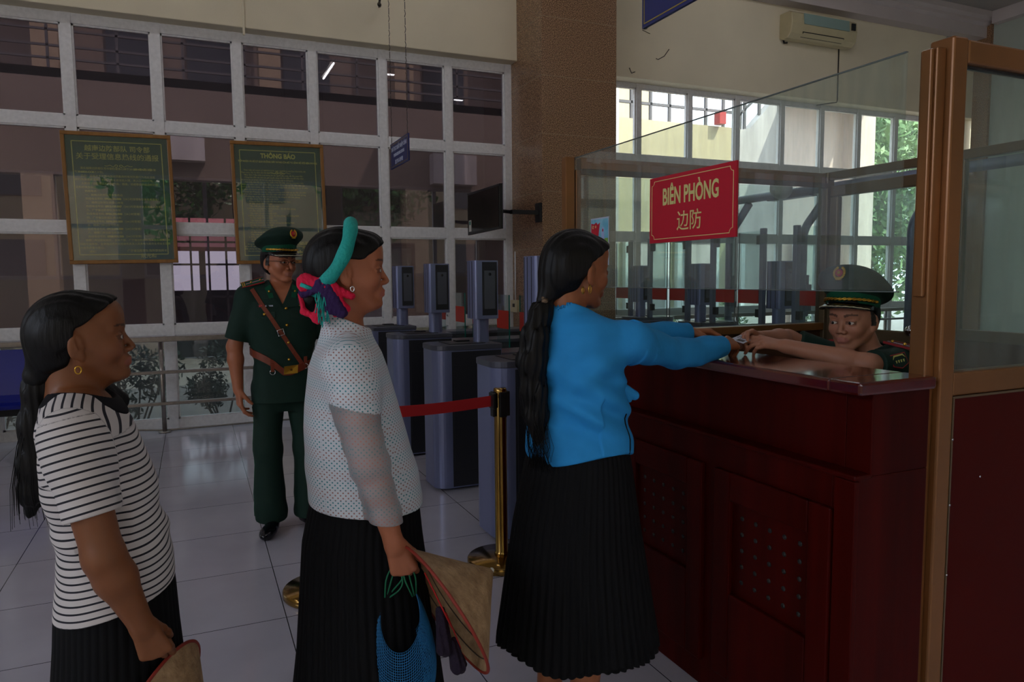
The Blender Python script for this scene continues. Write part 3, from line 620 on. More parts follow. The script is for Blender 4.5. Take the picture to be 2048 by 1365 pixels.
part(MB().box(5.35, 5.45, 5.20, 5.75, 2.195, 2.21).box(5.35, 5.45, 4.2, 4.6, 2.195, 2.21), 'cable_tray', M['tube'], t)
def dome(x, y, z, lab):
    t = grp('security_camera', (x, y, z), lab, 'camera')
    part(MB().lathe([(0, -.075), (.05, -.072), (.062, -.05), (.075, .0), (.068, .06), (.05, .085), (0, .09)], (0, 0, 0), 24), 'housing', M['whitep'], t)
    return t
t = empty('security_camera', (5.30, 5.50, 2.285), 0, 'white barrel camera with a dark lens mounted on the grey gantry', 'camera')
t.rotation_euler = (R(90), 0, R(-48))
MB().lathe([(0, -.02), (.088, -.02), (.10, 0), (.104, .10), (.09, .20), (.05, .23), (0, .235)], n=28).build('housing', M['whitep'], t)
MB().lathe([(.07, -.022), (.083, -.024), (.086, -.018), (.07, -.016)], n=28).build('trim_ring', M['blackm'], t)
MB().lathe([(0, -.035), (.03, -.033), (.06, -.024), (.068, -.018), (0, -.018)], n=24).build('lens', M['screen'], t)
# ---------------------------------------------------------------- stanchions
def stanchion(x, y, label):
    t = empty('queue_post', (x, y, 0), 0, label, 'queue post', 'brass queue posts')
    MB().lathe([(0, .0), (.172, 0), (.176, .006), (.176, .030), (.170, .038), (.06, .044), (.034, .05), (0, .05)], n=48).build('base', M['brass'], t)
    MB().lathe([(0, .045), (.038, .045), (.036, .06), (.0315, .066), (.0315, .845), (.033, .85), (.033, .895), (.030, .902), (0, .902)], n=32).build('pole', M['brass'], t)
    h = MB()
    for a in range(4):
        c, s = math.cos(a*math.pi/2), math.sin(a*math.pi/2)
        vs = [(-.019, .030, .76), (.019, .030, .76), (.019, .046, .76), (-.019, .046, .76), (-.019, .030, .885), (.019, .030, .885), (.019, .046, .885), (-.019, .046, .885)]
        h.add([(v[0]*c-v[1]*s, v[0]*s+v[1]*c, v[2]) for v in vs], FB)
    h.build('belt_slot', M['blackp'], t, .003)
    return t
p1 = stanchion(1.385, 3.31, 'brass queue post holding the red belt, left of the woman in blue')
p2 = stanchion(.49, 3.33, 'brass queue post mostly hidden behind the woman in the dotted blouse')
MB().box(-.050, -.032, -.03, .03, .80, .88).build('belt_clip', M['blackp'], p1, .004)
bl = MB(); N = 30
for i in range(N):
    a = i/N; b_ = (i+1)/N; x0, x1 = -.045-.81*a, -.045-.81*b_; z0, z1 = -.018*math.sin(math.pi*a), -.018*math.sin(math.pi*b_)
    bl.add([(x0, -.0012+.02*a, .812+z0), (x1, -.0012+.02*b_, .812+z1), (x1, .0012+.02*b_, .812+z1), (x0, .0012+.02*a, .812+z0),
            (x0, -.0012+.02*a, .866+z0), (x1, -.0012+.02*b_, .866+z1), (x1, .0012+.02*b_, .866+z1), (x0, .0012+.02*a, .866+z0)], FB)
bl.build('belt', M['belt'], p1)

# ---------------------------------------------------------------- the booth
t = booth = grp('service_booth', (1.92, 1.39, 0), 'bronze framed glass booth with a red lower panel around the seated officer', 'booth')
def P(mb, name, m, bevel=0): return part(mb, name, m, t, bevel)
P(MB().box(1.904, 1.964, 1.36, 1.432, 0, 2.09), 'corner_post', M['bronze'], .006)
P(MB().box(1.868, 1.904, 1.38, 1.432, 0, 2.062).box(1.8544, 1.868, 1.388, 1.42, 1.386, 2.058), 'glass_channel', M['bronze'], .004)
P(MB().cyl((1.932, 1.396, 2.09), .007, .008, 10), 'screw', M['chrome'])
P(MB().box(1.964, 3.52, 1.36, 1.416, 2.022, 2.086), 'top_rail', M['bronze'], .006)
P(MB().box(1.964, 3.52, 1.364, 1.412, 1.102, 1.17), 'sill_rail', M['bronze'], .006)
P(MB().box(1.964, 3.52, 1.372, 1.404, 0, 1.102), 'red_panel', M['redpanel'])
P(MB().box(1.964, 1.9696, 1.36, 1.3696, 0, 1.098).box(1.964, 3.52, 1.3616, 1.3696, 1.0948, 1.1012), 'edge_strip', M['bronze2'])
for x, z in ((2.08, 1.106), (2.112, .85), (1.967, .786), (1.967, .578), (2.4, 1.01), (1.967, .978)): P(MB().cyl((x, 1.372 if x > 2 else 1.3608, z), .0034, -.0025, 8, 'y'), 'screw', M['chrome'])
P(MB().box(1.964, 3.52, 1.3816, 1.3864, 1.17, 2.022), 'front_glass', M['partglass'])
P(MB().box(1.964, 1.9696, 1.376, 1.392, 1.17, 2.022).box(1.964, 3.52, 1.376, 1.392, 2.0164, 2.022), 'gasket', M['blackm'])
P(MB().box(3.52, 3.576, 1.36, 1.416, 0, 2.086), 'rear_post', M['bronze2'], .005)
P(MB().box(3.52, 3.576, 3.28, 3.352, 0, 2.062), 'rear_post', M['bronze2'], .005)
# glass screen above the counter
P(MB().box(1.8128, 1.8192, 1.432, 3.308, 1.4036, 2.054), 'counter_glass', M['partglass'])
for z in (2.0535, 1.3985): P(MB().box(1.8118, 1.8202, 1.432, 3.308, z, z+.0032), 'glass_edge', M['edgegrey'])
# far frame
P(MB().box(1.752, 1.804, 3.296, 3.344, 0, 2.058), 'far_post', M['bronze'], .004)
P(MB().box(1.8096, 1.84, 3.296, 3.344, 1.138, 1.994), 'far_stile', M['bronze'], .004)
P(MB().box(1.8, 1.8096, 3.304, 3.328, 1.17, 2.058), 'gasket', M['blackm'])
P(MB().box(1.84, 3.52, 3.296, 3.344, 1.998, 2.058), 'far_top_rail', M['bronze'], .004)
P(MB().box(1.84, 3.52, 3.28, 3.296, 1.97, 1.998), 'far_track', M['brownpanel'])
P(MB().box(1.84, 3.52, 3.28, 3.36, 1.114, 1.158), 'far_sill', M['bronze'], .004)
P(MB().box(1.84, 3.52, 3.308, 3.332, 0, 1.114), 'far_panel', M['brownpanel'])
P(MB().box(1.84, 3.52, 3.3176, 3.3224, 1.158, 1.97), 'far_glass', M['wing'])
# right side with the door
P(MB().box(3.528, 3.568, 1.416, 3.28, 2.014, 2.062), 'side_top_rail', M['bronze2'], .004)
P(MB().box(3.528, 3.568, 1.416, 2.44, 1.114, 1.17), 'side_sill', M['bronze2'], .004)
P(MB().box(3.528, 3.568, 2.44, 2.488, 0, 2.014), 'side_post', M['bronze2'], .004)
P(MB().box(3.54, 3.556, 1.416, 2.44, 0, 1.114), 'side_panel', M['brownpanel'])
P(MB().box(3.5456, 3.5504, 1.416, 2.44, 1.17, 2.014), 'side_glass', M['wing'])
dr = P(MB().box(3.524, 3.564, 2.504, 3.264, 1.914, 1.978).box(3.524, 3.564, 2.504, 2.568, 0.02, 1.914).box(3.524, 3.564, 3.208, 3.264, 0.02, 1.914).box(3.524, 3.564, 2.568, 3.208, 1.074, 1.138).box(3.536, 3.552, 2.568, 3.208, 0.02, 1.074), 'booth_door', M['bronze2'], .006)
MB().box(3.5416, 3.5464, 2.568, 3.208, 1.138, 1.914).build('door_glass', M['wing'], dr)
kb = MB()
kb.lathe([(0, 0), (.034, 0), (.034, .006), (.014, .012), (.013, .04), (.024, .05), (.031, .068), (.028, .086), (.012, .094), (0, .094)], n=24)
ko = kb.build('door_knob', M['chrome'], dr); ko.location = (3.524, 2.64, 1.15); ko.rotation_euler = (0, R(-90), 0)

# ---------------------------------------------------------------- the counter
t = grp('counter', (1.75, 2.3, 0), 'dark red lacquered wooden service counter with pierced square panels', 'counter')
part(MB().box(1.568, 1.86, 1.436, 3.28, 1.134, 1.17).box(1.568, 1.86, 1.336, 1.44, 1.134, 1.17), 'counter_top', M['woodtop'], t, .008)
part(MB().box(1.64, 1.852, 1.44, 3.272, 0.91, 1.134).box(1.64, 1.86, 1.356, 1.44, 0.91, 1.134), 'upper_body', M['wood'], t, .003)
part(MB().box(1.596, 1.852, 1.44, 3.272, 0, 0.91).box(1.596, 1.86, 1.356, 1.44, 0, 0.91), 'lower_body', M['wood'], t, .003)
part(MB().box(1.58, 1.644, 1.352, 3.272, 0.902, 0.918), 'ledge', M['wood'], t, .006)
part(MB().box(1.5792, 1.5968, 1.352, 1.42, 0, 0.902), 'corner_stile', M['wood'], t, .003)
def facepanel(y0, y1):
    f = MB(); x0, x1 = 1.576, 1.597; a, b = y0+.08, y1-.08
    f.box(x0, x1, y0, a, .10, .81).box(x0, x1, b, y1, .10, .81).box(x0, x1, a, b, .714, .81).box(x0, x1, a, b, .10, .402)
    o = part(f, 'raised_panel', M['wood'], t, .005)
    h = MB(); n = 5
    for i in range(n):
        for j in range(n):
            y = a+.042+(b-a-.084)*i/(n-1); z = .452+(.666-.452)*j/(n-1)
            h.cyl((1.594, y, z), .0078, .003, 14, 'x')
    h.build('pierced_holes', M['holes'], o)
for y0 in (1.428, 1.98, 2.532): facepanel(y0, y0+.488)

# ---------------------------------------------------------------- signs on the glass
t = grp('booth_sign', (1.808, 2.36, 1.594), 'red sign reading BIÊN PHÒNG in yellow, fixed on the booth glass', 'sign')
p = part(MB().box(1.804, 1.812, 2.092, 2.632, 1.59, 1.862), 'panel', M['signred'], t)
X = 1.8028
bd = MB(); y0, y1, z0, z1, l, c = 2.108, 2.616, 1.606, 1.846, .0013, .018
bd.box(X, 1.804, y0+c, y1-c, z0-l, z0+l).box(X, 1.804, y0+c, y1-c, z1-l, z1+l).box(X, 1.804, y0-l, y0+l, z0+c, z1-c).box(X, 1.804, y1-l, y1+l, z0+c, z1-c)
for (cy, cz, a0) in ((y0, z0, 0), (y1, z0, 90), (y1, z1, 180), (y0, z1, 270)):
    bd.tube([(X+.0008, cy+c*math.cos(R(a0+90*i/8)), cz+c*math.sin(R(a0+90*i/8))) for i in range(9)], .0016, 4)
bd.build('border_line', M['signyel'], p)
text('BIÊN PHÒNG', p, M['signyel'], (X, 2.362, 1.7444), .0945, rot=(R(90), 0, R(-90)), sx=.63, bold=.0024)
text('边防', p, M['signyel'], (X, 2.362, 1.6404), .084, rot=(R(90), 0, R(-90)), sx=.95)
t = grp('leaflet', (1.8096, 3.07, 1.506), 'small picture leaflet with a red flag taped to the far end of the booth glass', 'leaflet')
p = part(MB().box(1.8096, 1.8116, 2.976, 3.144, 1.506, 1.734), 'sheet', M['signwhite'], t)
MB().box(1.809, 1.8096, 2.9816, 3.1384, 1.634, 1.7268).build('sky_area', mat('print_sky', '#4aa3c4', .5, noise=.6, nscale=14, col2='#9ad0dd'), p)
MB().box(1.809, 1.8096, 2.9816, 3.1384, 1.514, 1.634).build('field_area', mat('print_field', '#3f9a4a', .5, noise=.8, nscale=14, col2='#a9b84a'), p)
fl = MB().prism([(3.1368, 1.57), (3.1368, 1.71), (3.112, 1.7052), (3.088, 1.7132), (3.076, 1.7012), (3.0544, 1.7108), (3.072, 1.634), (3.088, 1.57)], 0, 1.80832, 1.80896)
fl.build('red_flag', M['signred'], p)
st = []
for i in range(10):
    rr = .0088 if i % 2 == 0 else .0036; a = R(90+36*i); st.append((3.0944+rr*math.cos(a), 1.6924+rr*math.sin(a)))
em = MB().prism(st, 0, 1.80784, 1.80832)
em.tube([(1.808, 3.1176+.0072*math.cos(R(a)), 1.6916+.0072*math.sin(R(a))) for a in range(-130, 100, 20)], .0016, 5)
em.tube([(1.808, 3.1232, 1.6836), (1.808, 3.1144, 1.6948)], .0013, 5).tube([(1.808, 3.1184, 1.698), (1.808, 3.1112, 1.6924)], .002, 5)
em.build('flag_emblem', M['signyel'], p)
MB().prism([(3.036, 1.618), (3.04, 1.65), (3.0368, 1.682), (3.028, 1.69), (3.0192, 1.682), (3.016, 1.65), (3.012, 1.618), (3.0016, 1.59), (3.0464, 1.59)], 0, 1.80832, 1.80896).build('monument', mat('print_lilac', '#a9b4dd', .5), p)
MB().box(1.8078, 1.8083, 3.0232, 3.0328, 1.666, 1.678).build('monument_mark', M['signred'], p)

# ================================================================ people
# ---- distance-field modelling: smooth unions of limbs, polygonised on a grid
def _cap(a, b, ra, rb):
    a = np.array(a, np.float32); ba = np.array(b, np.float32)-a; L = float(ba@ba)+1e-12
    def f(P):
        p = P-a; h = np.clip(p@ba/L, 0, 1); return np.linalg.norm(p-h[:, None]*ba, axis=1)-(ra+(rb-ra)*h)
    return f
def _ell(c, r, rot=None):
    c = np.array(c, np.float32); r = np.array(r, np.float32)
    Rm = None if rot is None else np.array(rot, np.float32)
    def f(P):
        p = P-c
        if Rm is not None: p = p@Rm
        k0 = np.linalg.norm(p/r, axis=1); k1 = np.linalg.norm(p/(r*r), axis=1)
        return np.where(k1 > 1e-6, k0*(k0-1)/np.maximum(k1, 1e-6), -float(r.min()))
    return f
def _loft(zs, xb, xf, w, n=2.3, yc=None, top=1, bot=1):
    zs = np.array(zs, float); o = np.argsort(zs); zs = zs[o]; xb = np.array(xb, float)[o]; xf = np.array(xf, float)[o]; w = np.array(w, float)[o]
    yc = np.zeros_like(zs) if yc is None else np.array(yc, float)[o]
    def f(P):
        z = P[:, 2]; b = np.interp(z, zs, xb); g = np.interp(z, zs, xf); ww = np.interp(z, zs, w); y0 = np.interp(z, zs, yc)
        c = (b+g)/2; a = np.maximum((g-b)/2, .004)
        q = (np.abs((P[:, 0]-c)/a)**n+np.abs((P[:, 1]-y0)/ww)**n)**(1/n)
        d = (q-1)*np.minimum(a, ww)
        if top: d = np.maximum(d, z-zs[-1])
        if bot: d = np.maximum(d, zs[0]-z)
        return d
    return f
def _half(p, n):
    p = np.array(p, np.float32); n = np.array(n, np.float32); n /= np.linalg.norm(n)
    return lambda P: (P-p)@n
def _tf(fn, H, Rm, s):
    H = np.array(H, np.float32); Rm = np.array(Rm, np.float32)
    return lambda P: fn((P-H)@Rm/s)*s
def rotm(yaw=0, pitch=0, roll=0):
    """columns = local axes; yaw about z, pitch nose-down, roll"""
    m = Matrix.Rotation(R(yaw), 3, 'Z') @ Matrix.Rotation(R(pitch), 3, 'Y') @ Matrix.Rotation(R(roll), 3, 'X')
    return np.array(m)
def ev(ops, P, act=None):
    d = np.full(len(P), 1.0, np.float32)
    for i, (kind, fn, k) in enumerate(ops):
        if kind in 'us' and act is not None and not act[i]: continue
        if kind == 'd': d = d+fn(P); continue
        e = fn(P)
        if kind == 'u':
            h = np.clip(.5+.5*(d-e)/k, 0, 1); d = d*(1-h)+e*h-k*h*(1-h)
        elif kind == 's':
            h = np.clip(.5-.5*(d+e)/k, 0, 1); d = d*(1-h)-e*h+k*h*(1-h)
        elif kind == 'i':
            h = np.clip(.5-.5*(d-e)/k, 0, 1); d = d*(1-h)+e*h+k*h*(1-h)
    return d.astype(np.float32)
def polygonise(ops, lo, hi, h):
    B = 12; lo = np.array(lo, float); nb = np.ceil((np.array(hi)-lo)/(h*B)).astype(int)
    ii = np.stack(np.meshgrid(*[np.arange(k) for k in nb], indexing='ij'), -1).reshape(-1, 3)
    cen = (lo+(ii*B+(B-1)/2)*h).astype(np.float32); rad = h*B*.87
    prim = [fn(cen) if kd in 'us' else None for kd, fn, k in ops]
    dc = ev(ops, cen); keep = np.abs(dc) < rad*1.35+.02
    V = np.empty(nb*B, np.float32)
    V[...] = np.repeat(np.repeat(np.repeat(np.where(dc < 0, -1, 1).reshape(nb).astype(np.float32), B, 0), B, 1), B, 2)
    loc = np.stack(np.meshgrid(*[np.arange(B)]*3, indexing='ij'), -1).reshape(-1, 3)*h
    for j in np.nonzero(keep)[0]:
        act = [True if p is None else bool(p[j] < rad*1.35+ops[i][2]+.01) for i, p in enumerate(prim)]
        i0 = ii[j]*B; P = (lo+i0*h+loc).astype(np.float32)
        V[i0[0]:i0[0]+B, i0[1]:i0[1]+B, i0[2]:i0[2]+B] = ev(ops, P, act).reshape(B, B, B)
    V[0] = V[-1] = 1; V[:, 0] = V[:, -1] = 1; V[:, :, 0] = V[:, :, -1] = 1
    S = V < 0
    cnt = np.zeros(np.array(S.shape)-1, np.int8)
    for a in (0, 1):
        for b in (0, 1):
            for c in (0, 1): cnt += S[a:S.shape[0]-1+a, b:S.shape[1]-1+b, c:S.shape[2]-1+c]
    cells = np.argwhere((cnt > 0) & (cnt < 8))
    idx = np.full(cnt.shape, -1, np.int32); idx[tuple(cells.T)] = np.arange(len(cells))
    acc = np.zeros((len(cells), 3)); num = np.zeros(len(cells))
    co = [(a, b, c) for a in (0, 1) for b in (0, 1) for c in (0, 1)]
    cv = {k: V[cells[:, 0]+k[0], cells[:, 1]+k[1], cells[:, 2]+k[2]] for k in co}
    for k in co:
        for ax in range(3):
            if k[ax]: continue
            k2 = list(k); k2[ax] = 1; a, b = cv[k], cv[tuple(k2)]; m = (a < 0) != (b < 0)
            t = np.where(m, a/np.where(m, a-b, 1), 0); p = np.tile(np.array(k, float), (len(cells), 1)); p[:, ax] += t
            acc[m] += p[m]; num[m] += 1
    verts = lo+(cells+acc/num[:, None])*h
    faces = []
    for ax in range(3):
        sl0 = [slice(1, -1)]*3; sl0[ax] = slice(0, -1); sl1 = [slice(1, -1)]*3; sl1[ax] = slice(1, None)
        A = S[tuple(sl0)]; Bq = S[tuple(sl1)]; e = np.argwhere(A != Bq)
        off = np.array([1, 1, 1]); off[ax] = 0; e = e+off
        u, v = [(1, 2), (2, 0), (0, 1)][ax]
        du = np.zeros(3, int); du[u] = 1; dv = np.zeros(3, int); dv[v] = 1
        q = np.stack([idx[tuple((e-du-dv).T)], idx[tuple((e-dv).T)], idx[tuple(e.T)], idx[tuple((e-du).T)]], 1)
        flip = S[tuple(e.T)]; q[~flip] = q[~flip][:, ::-1]
        faces.append(q)
    F = np.concatenate(faces); F = F[(F >= 0).all(1)]
    return verts, F
def relax(V, F, it=1, lam=.5):
    e = np.concatenate([F[:, [0, 1]], F[:, [1, 2]], F[:, [2, 3]], F[:, [3, 0]]]); e = np.concatenate([e, e[:, ::-1]])
    for _ in range(it):
        s = np.zeros_like(V); n = np.bincount(e[:, 0], minlength=len(V))[:, None]
        for c in range(3): s[:, c] = np.bincount(e[:, 0], V[e[:, 1], c], minlength=len(V))
        V = V*(1-lam)+lam*s/np.maximum(n, 1)
    return V
def sdf_obj(name, ops, lo, hi, h, m, parent, colfn=None, patfn=None, it=1, dec=0):
    V, F = polygonise(ops, lo, hi, h); V = relax(V, F, it)
    me = bpy.data.meshes.new(name); me.vertices.add(len(V)); me.vertices.foreach_set('co', V.astype(np.float32).ravel())
    me.loops.add(len(F)*4); me.loops.foreach_set('vertex_index', F.ravel().astype(np.int32))
    me.polygons.add(len(F)); me.polygons.foreach_set('loop_start', np.arange(len(F), dtype=np.int32)*4)
    me.polygons.foreach_set('use_smooth', np.ones(len(F), bool)); me.update(calc_edges=True); me.validate()
    me.materials.append(m)
    if colfn is not None:
        c = colfn(V); a = me.color_attributes.new('tint', 'FLOAT_COLOR', 'POINT'); a.data.foreach_set('color', np.c_[c, np.ones(len(V))].astype(np.float32).ravel())
    if patfn is not None:
        nr = np.zeros(len(V)*3, np.float32); me.vertex_normals.foreach_get('vector', nr)
        c = patfn(V, nr.reshape(-1, 3)); a = me.attributes.new('pat', 'FLOAT_VECTOR', 'POINT'); a.data.foreach_set('vector', c.astype(np.float32).ravel())
    o = bpy.data.objects.new(name, me); link(o, parent); return o
def probe(ops, p, d, far=.6):
    """march from p along d onto the surface"""
    p = np.array(p, float); d = np.array(d, float); d /= np.linalg.norm(d); t = 0
    for _ in range(120):
        s = float(ev(ops, (p+d*t)[None].astype(np.float32))[0])
        if s < .0008: break
        t += max(s*.5, .0008)
        if t > far: break
    return p+d*t
# ---- materials that read the stored attributes
def skinmat(name, rough=.45):
    m = bpy.data.materials.new(name); m.use_nodes = True; t = m.node_tree; b = t.nodes['Principled BSDF']
    a = t.nodes.new('ShaderNodeAttribute'); a.attribute_name = 'tint'
    n = t.nodes.new('ShaderNodeTexNoise'); n.inputs['Scale'].default_value = 35; n.inputs['Detail'].default_value = 5
    tc = t.nodes.new('ShaderNodeTexCoord'); t.links.new(tc.outputs['Object'], n.inputs[0])
    mi = t.nodes.new('ShaderNodeMixRGB'); mi.blend_type = 'MULTIPLY'; mi.inputs[0].default_value = .3
    mr = t.nodes.new('ShaderNodeMapRange'); mr.inputs[1].default_value = .3; mr.inputs[2].default_value = .7; mr.inputs[3].default_value = .75; mr.inputs[4].default_value = 1.05
    t.links.new(n.outputs[0], mr.inputs[0]); t.links.new(a.outputs['Color'], mi.inputs[1]); t.links.new(mr.outputs[0], mi.inputs[2]); t.links.new(mi.outputs[0], b.inputs['Base Color'])
    b.inputs['Roughness'].default_value = rough; b.inputs['Specular IOR Level'].default_value = .3; b.inputs['Subsurface Weight'].default_value = .06; b.inputs['Subsurface Radius'].default_value = (.012, .005, .003)
    return m
def N(t, kind, **kw):
    n = t.nodes.new(kind)
    for k, v in kw.items(): setattr(n, k, v)
    return n
def mth(t, op, a, b=None, c=None):
    n = t.nodes.new('ShaderNodeMath'); n.operation = op
    for i, v in enumerate((a, b, c)):
        if v is None: continue
        if hasattr(v, 'is_linked'): t.links.new(v, n.inputs[i])
        else: n.inputs[i].default_value = v
    return n.outputs[0]
def stripemat():
    m = bpy.data.materials.new('striped_jersey'); m.use_nodes = True; t = m.node_tree; b = t.nodes['Principled BSDF']
    a = N(t, 'ShaderNodeAttribute', attribute_name='pat'); s = N(t, 'ShaderNodeSeparateXYZ'); t.links.new(a.outputs['Vector'], s.inputs[0])
    fr = mth(t, 'FRACT', mth(t, 'DIVIDE', s.outputs[0], .0168)); lt = mth(t, 'LESS_THAN', fr, .27)
    mi = N(t, 'ShaderNodeMixRGB'); t.links.new(lt, mi.inputs[0]); mi.inputs[1].default_value = lin('#c9c2be'); mi.inputs[2].default_value = lin('#14151f')
    t.links.new(mi.outputs[0], b.inputs['Base Color']); b.inputs['Roughness'].default_value = .85; return m
def dotmat():
    m = bpy.data.materials.new('dotted_voile'); m.use_nodes = True; t = m.node_tree; b = t.nodes['Principled BSDF']
    a = N(t, 'ShaderNodeAttribute', attribute_name='pat'); s = N(t, 'ShaderNodeSeparateXYZ'); t.links.new(a.outputs['Vector'], s.inputs[0])
    u, v = s.outputs[0], s.outputs[1]; k = 2*math.pi/.0130
    p = mth(t, 'ADD', mth(t, 'COSINE', mth(t, 'MULTIPLY', mth(t, 'ADD', u, v), k)), mth(t, 'COSINE', mth(t, 'MULTIPLY', mth(t, 'SUBTRACT', u, v), k)))
    dot = mth(t, 'GREATER_THAN', p, 1.1)
    c = mth(t, 'GREATER_THAN', mth(t, 'SINE', mth(t, 'MULTIPLY', v, k*.25)), 0)
    mc = N(t, 'ShaderNodeMixRGB'); t.links.new(c, mc.inputs[0]); mc.inputs[1].default_value = lin('#3f8790'); mc.inputs[2].default_value = lin('#9a726c')
    mi = N(t, 'ShaderNodeMixRGB'); t.links.new(dot, mi.inputs[0]); mi.inputs[1].default_value = lin('#c9cfd4'); t.links.new(mc.outputs[0], mi.inputs[2])
    # the sheer sleeve: thinner cloth there, the arm shows through
    tn = N(t, 'ShaderNodeMixRGB'); t.links.new(mth(t, 'MULTIPLY', s.outputs[2], .22), tn.inputs[0]); t.links.new(mi.outputs[0], tn.inputs[1]); tn.inputs[2].default_value = lin('#b08c80')
    t.links.new(tn.outputs[0], b.inputs['Base Color']); b.inputs['Roughness'].default_value = .7
    tr = N(t, 'ShaderNodeBsdfTransparent'); ms = N(t, 'ShaderNodeMixShader')
    t.links.new(mth(t, 'MULTIPLY', s.outputs[2], mth(t, 'SUBTRACT', .52, mth(t, 'MULTIPLY', dot, .45))), ms.inputs[0]); t.links.new(b.outputs[0], ms.inputs[1]); t.links.new(tr.outputs[0], ms.inputs[2])
    t.links.new(ms.outputs[0], t.nodes['Material Output'].inputs[0]); return m
M['skin'] = skinmat('skin'); M['stripes'] = stripemat(); M['dots'] = dotmat()
M['hair'] = mat('black_hair', '#070605', .5, 0, .22, bump=.35, bscale=60, stretch=(1, 1, .12))
M['eyewhite'] = mat('eye_white', '#b9b0a6', .25); M['iris'] = mat('dark_iris', '#140c08', .12)
M['skirt'] = mat('black_skirt_cloth', '#08080a', .85, spec=.2)
M['collar'] = mat('black_collar_knit', '#0d0d12', .8, spec=.2)
M['bluecloth'] = mat('sky_blue_cotton', '#2b8ecf', .8, noise=.12, nscale=14, bump=.25, bscale=25, spec=.2)
M['uniform'] = mat('dark_green_serge', '#0d2b21', .75, noise=.15, nscale=12, spec=.3)
M['uniformL'] = mat('bright_green_felt', '#0b4a33', .75, spec=.2)
M['leather'] = mat('brown_leather', '#7a3014', .4, noise=.25, nscale=20)
M['shoe'] = mat('black_leather', '#0b0b12', .16)
M['lens'] = glassmat('lens_glass', (.85, .87, .9, 1), 1)
M['turq'] = mat('turquoise_knit', '#16a79c', .75, noise=.15, nscale=30, bump=.5, bscale=140)
M['pinkc'] = mat('crimson_wool', '#d4073c', .85, bump=.5, bscale=120)
M['purple'] = mat('purple_wool', '#2a0a48', .85, bump=.5, bscale=120)
M['straw'] = mat('woven_palm_leaf', '#b5946c', .65, noise=.3, nscale=30, col2='#8a6a48', bump=.4, bscale=90)
M['strawrim'] = mat('red_bound_rim', '#8a2a1a', .6)
M['ribbon'] = mat('red_ribbon', '#b3120d', .6)
M['net'] = mat('blue_net_cord', '#136a9e', .6)
M['cord'] = mat('green_cord', '#0b6a44', .6)
SK1 = lin('#7e4e30')[:3]; SK2 = lin('#a8684a')[:3]; SK3 = lin('#935a3a')[:3]; SK4 = lin('#a8745c')[:3]
# ---- the head, in its own frame: eyes at z 0, nose towards +x
def head_ops(H, Rm, s, jaw=1.0, nose=1.0, brow=1.0, male=False, fat=1.0):
    T = lambda f: _tf(f, H, Rm, s)
    o = [('u', T(_ell((-.012, 0, .030), (.098, .075, .086))), .02), ('u', T(_ell((.024, 0, -.018), (.060, .058*fat, .084))), .025),
         ('u', T(_ell((.067, 0, -.093), (.022, .022*jaw, .018))), .016)]
    for y in (-1, 1):
        o += [('u', T(_cap((.000, y*.050*fat, -.046), (.054, y*.020*jaw, -.094), .016*jaw, .013)), .018),
              ('u', T(_ell((.054, y*.036, -.028), (.026, .022*fat, .024))), .018),
              ('u', T(_cap((.080, y*.015, .023), (.066, y*.045, .019), .0090*brow, .0075)), .012)]
    o += [('u', T(_ell((.062, 0, .060), (.030, .05, .035))), .03)]
    for y in (-1, 1): o += [('s', T(_ell((.094, y*.030, .001), (.019, .0155, .0115))), .010)]
    for y in (-1, 1): o += [('u', T(_ell((.0735, y*.031, -.001), (.0150, .0175, .0130))), .004)]
    for y in (-1, 1): o += [('s', T(_ell((.092, y*.031, -.0010), (.020, .0145, .0038))), .002)]
    o += [('u', T(_cap((.083, 0, .008), (.1010*nose, 0, -.030), .0062, .0090*nose)), .008)]
    for y in (-1, 1): o += [('u', T(_ell((.0935, y*.0130*nose, -.0345), (.0115, .0080, .0075))), .004), ('s', T(_ell((.0985, y*.0070, -.0425), (.005, .0032, .004))), .002)]
    o += [('u', T(_ell((.076, 0, -.061), (.0175, .026, .020))), .012),
          ('u', T(_cap((.0915, -.011, -.0585), (.0915, .011, -.0585), .0052, .0052)), .004), ('u', T(_cap((.0895, -.010, -.0690), (.0895, .010, -.0690), .0058, .0058)), .004),
          ('s', T(_cap((.1020, -.024, -.0640), (.1020, .024, -.0640), .0072, .0072)), .0015),
          ('s', T(_cap((.1015, -.013, -.0795), (.1015, .013, -.0795), .0080, .0080)), .005),
          ('s', T(_ell((.099, 0, -.0500), (.006, .0035, .006))), .004)]
    for y in (-1, 1):
        er = rotm(y*-22, 8, 0)
        o += [('u', T(_ell((-.012, y*.0765, -.008), (.0185, .0085, .032), er)), .005), ('u', T(_ell((-.006, y*.073, -.034), (.009, .007, .012))), .006),
              ('s', T(_ell((-.006, y*.087, -.004), (.0110, .008, .021), er)), .003), ('s', T(_ell((.002, y*.083, -.012), (.007, .007, .008), er)), .002),
              ('u', T(_cap((-.014, y*.0815, .012), (-.010, y*.0825, -.016), .0028, .0028)), .003)]
    return o
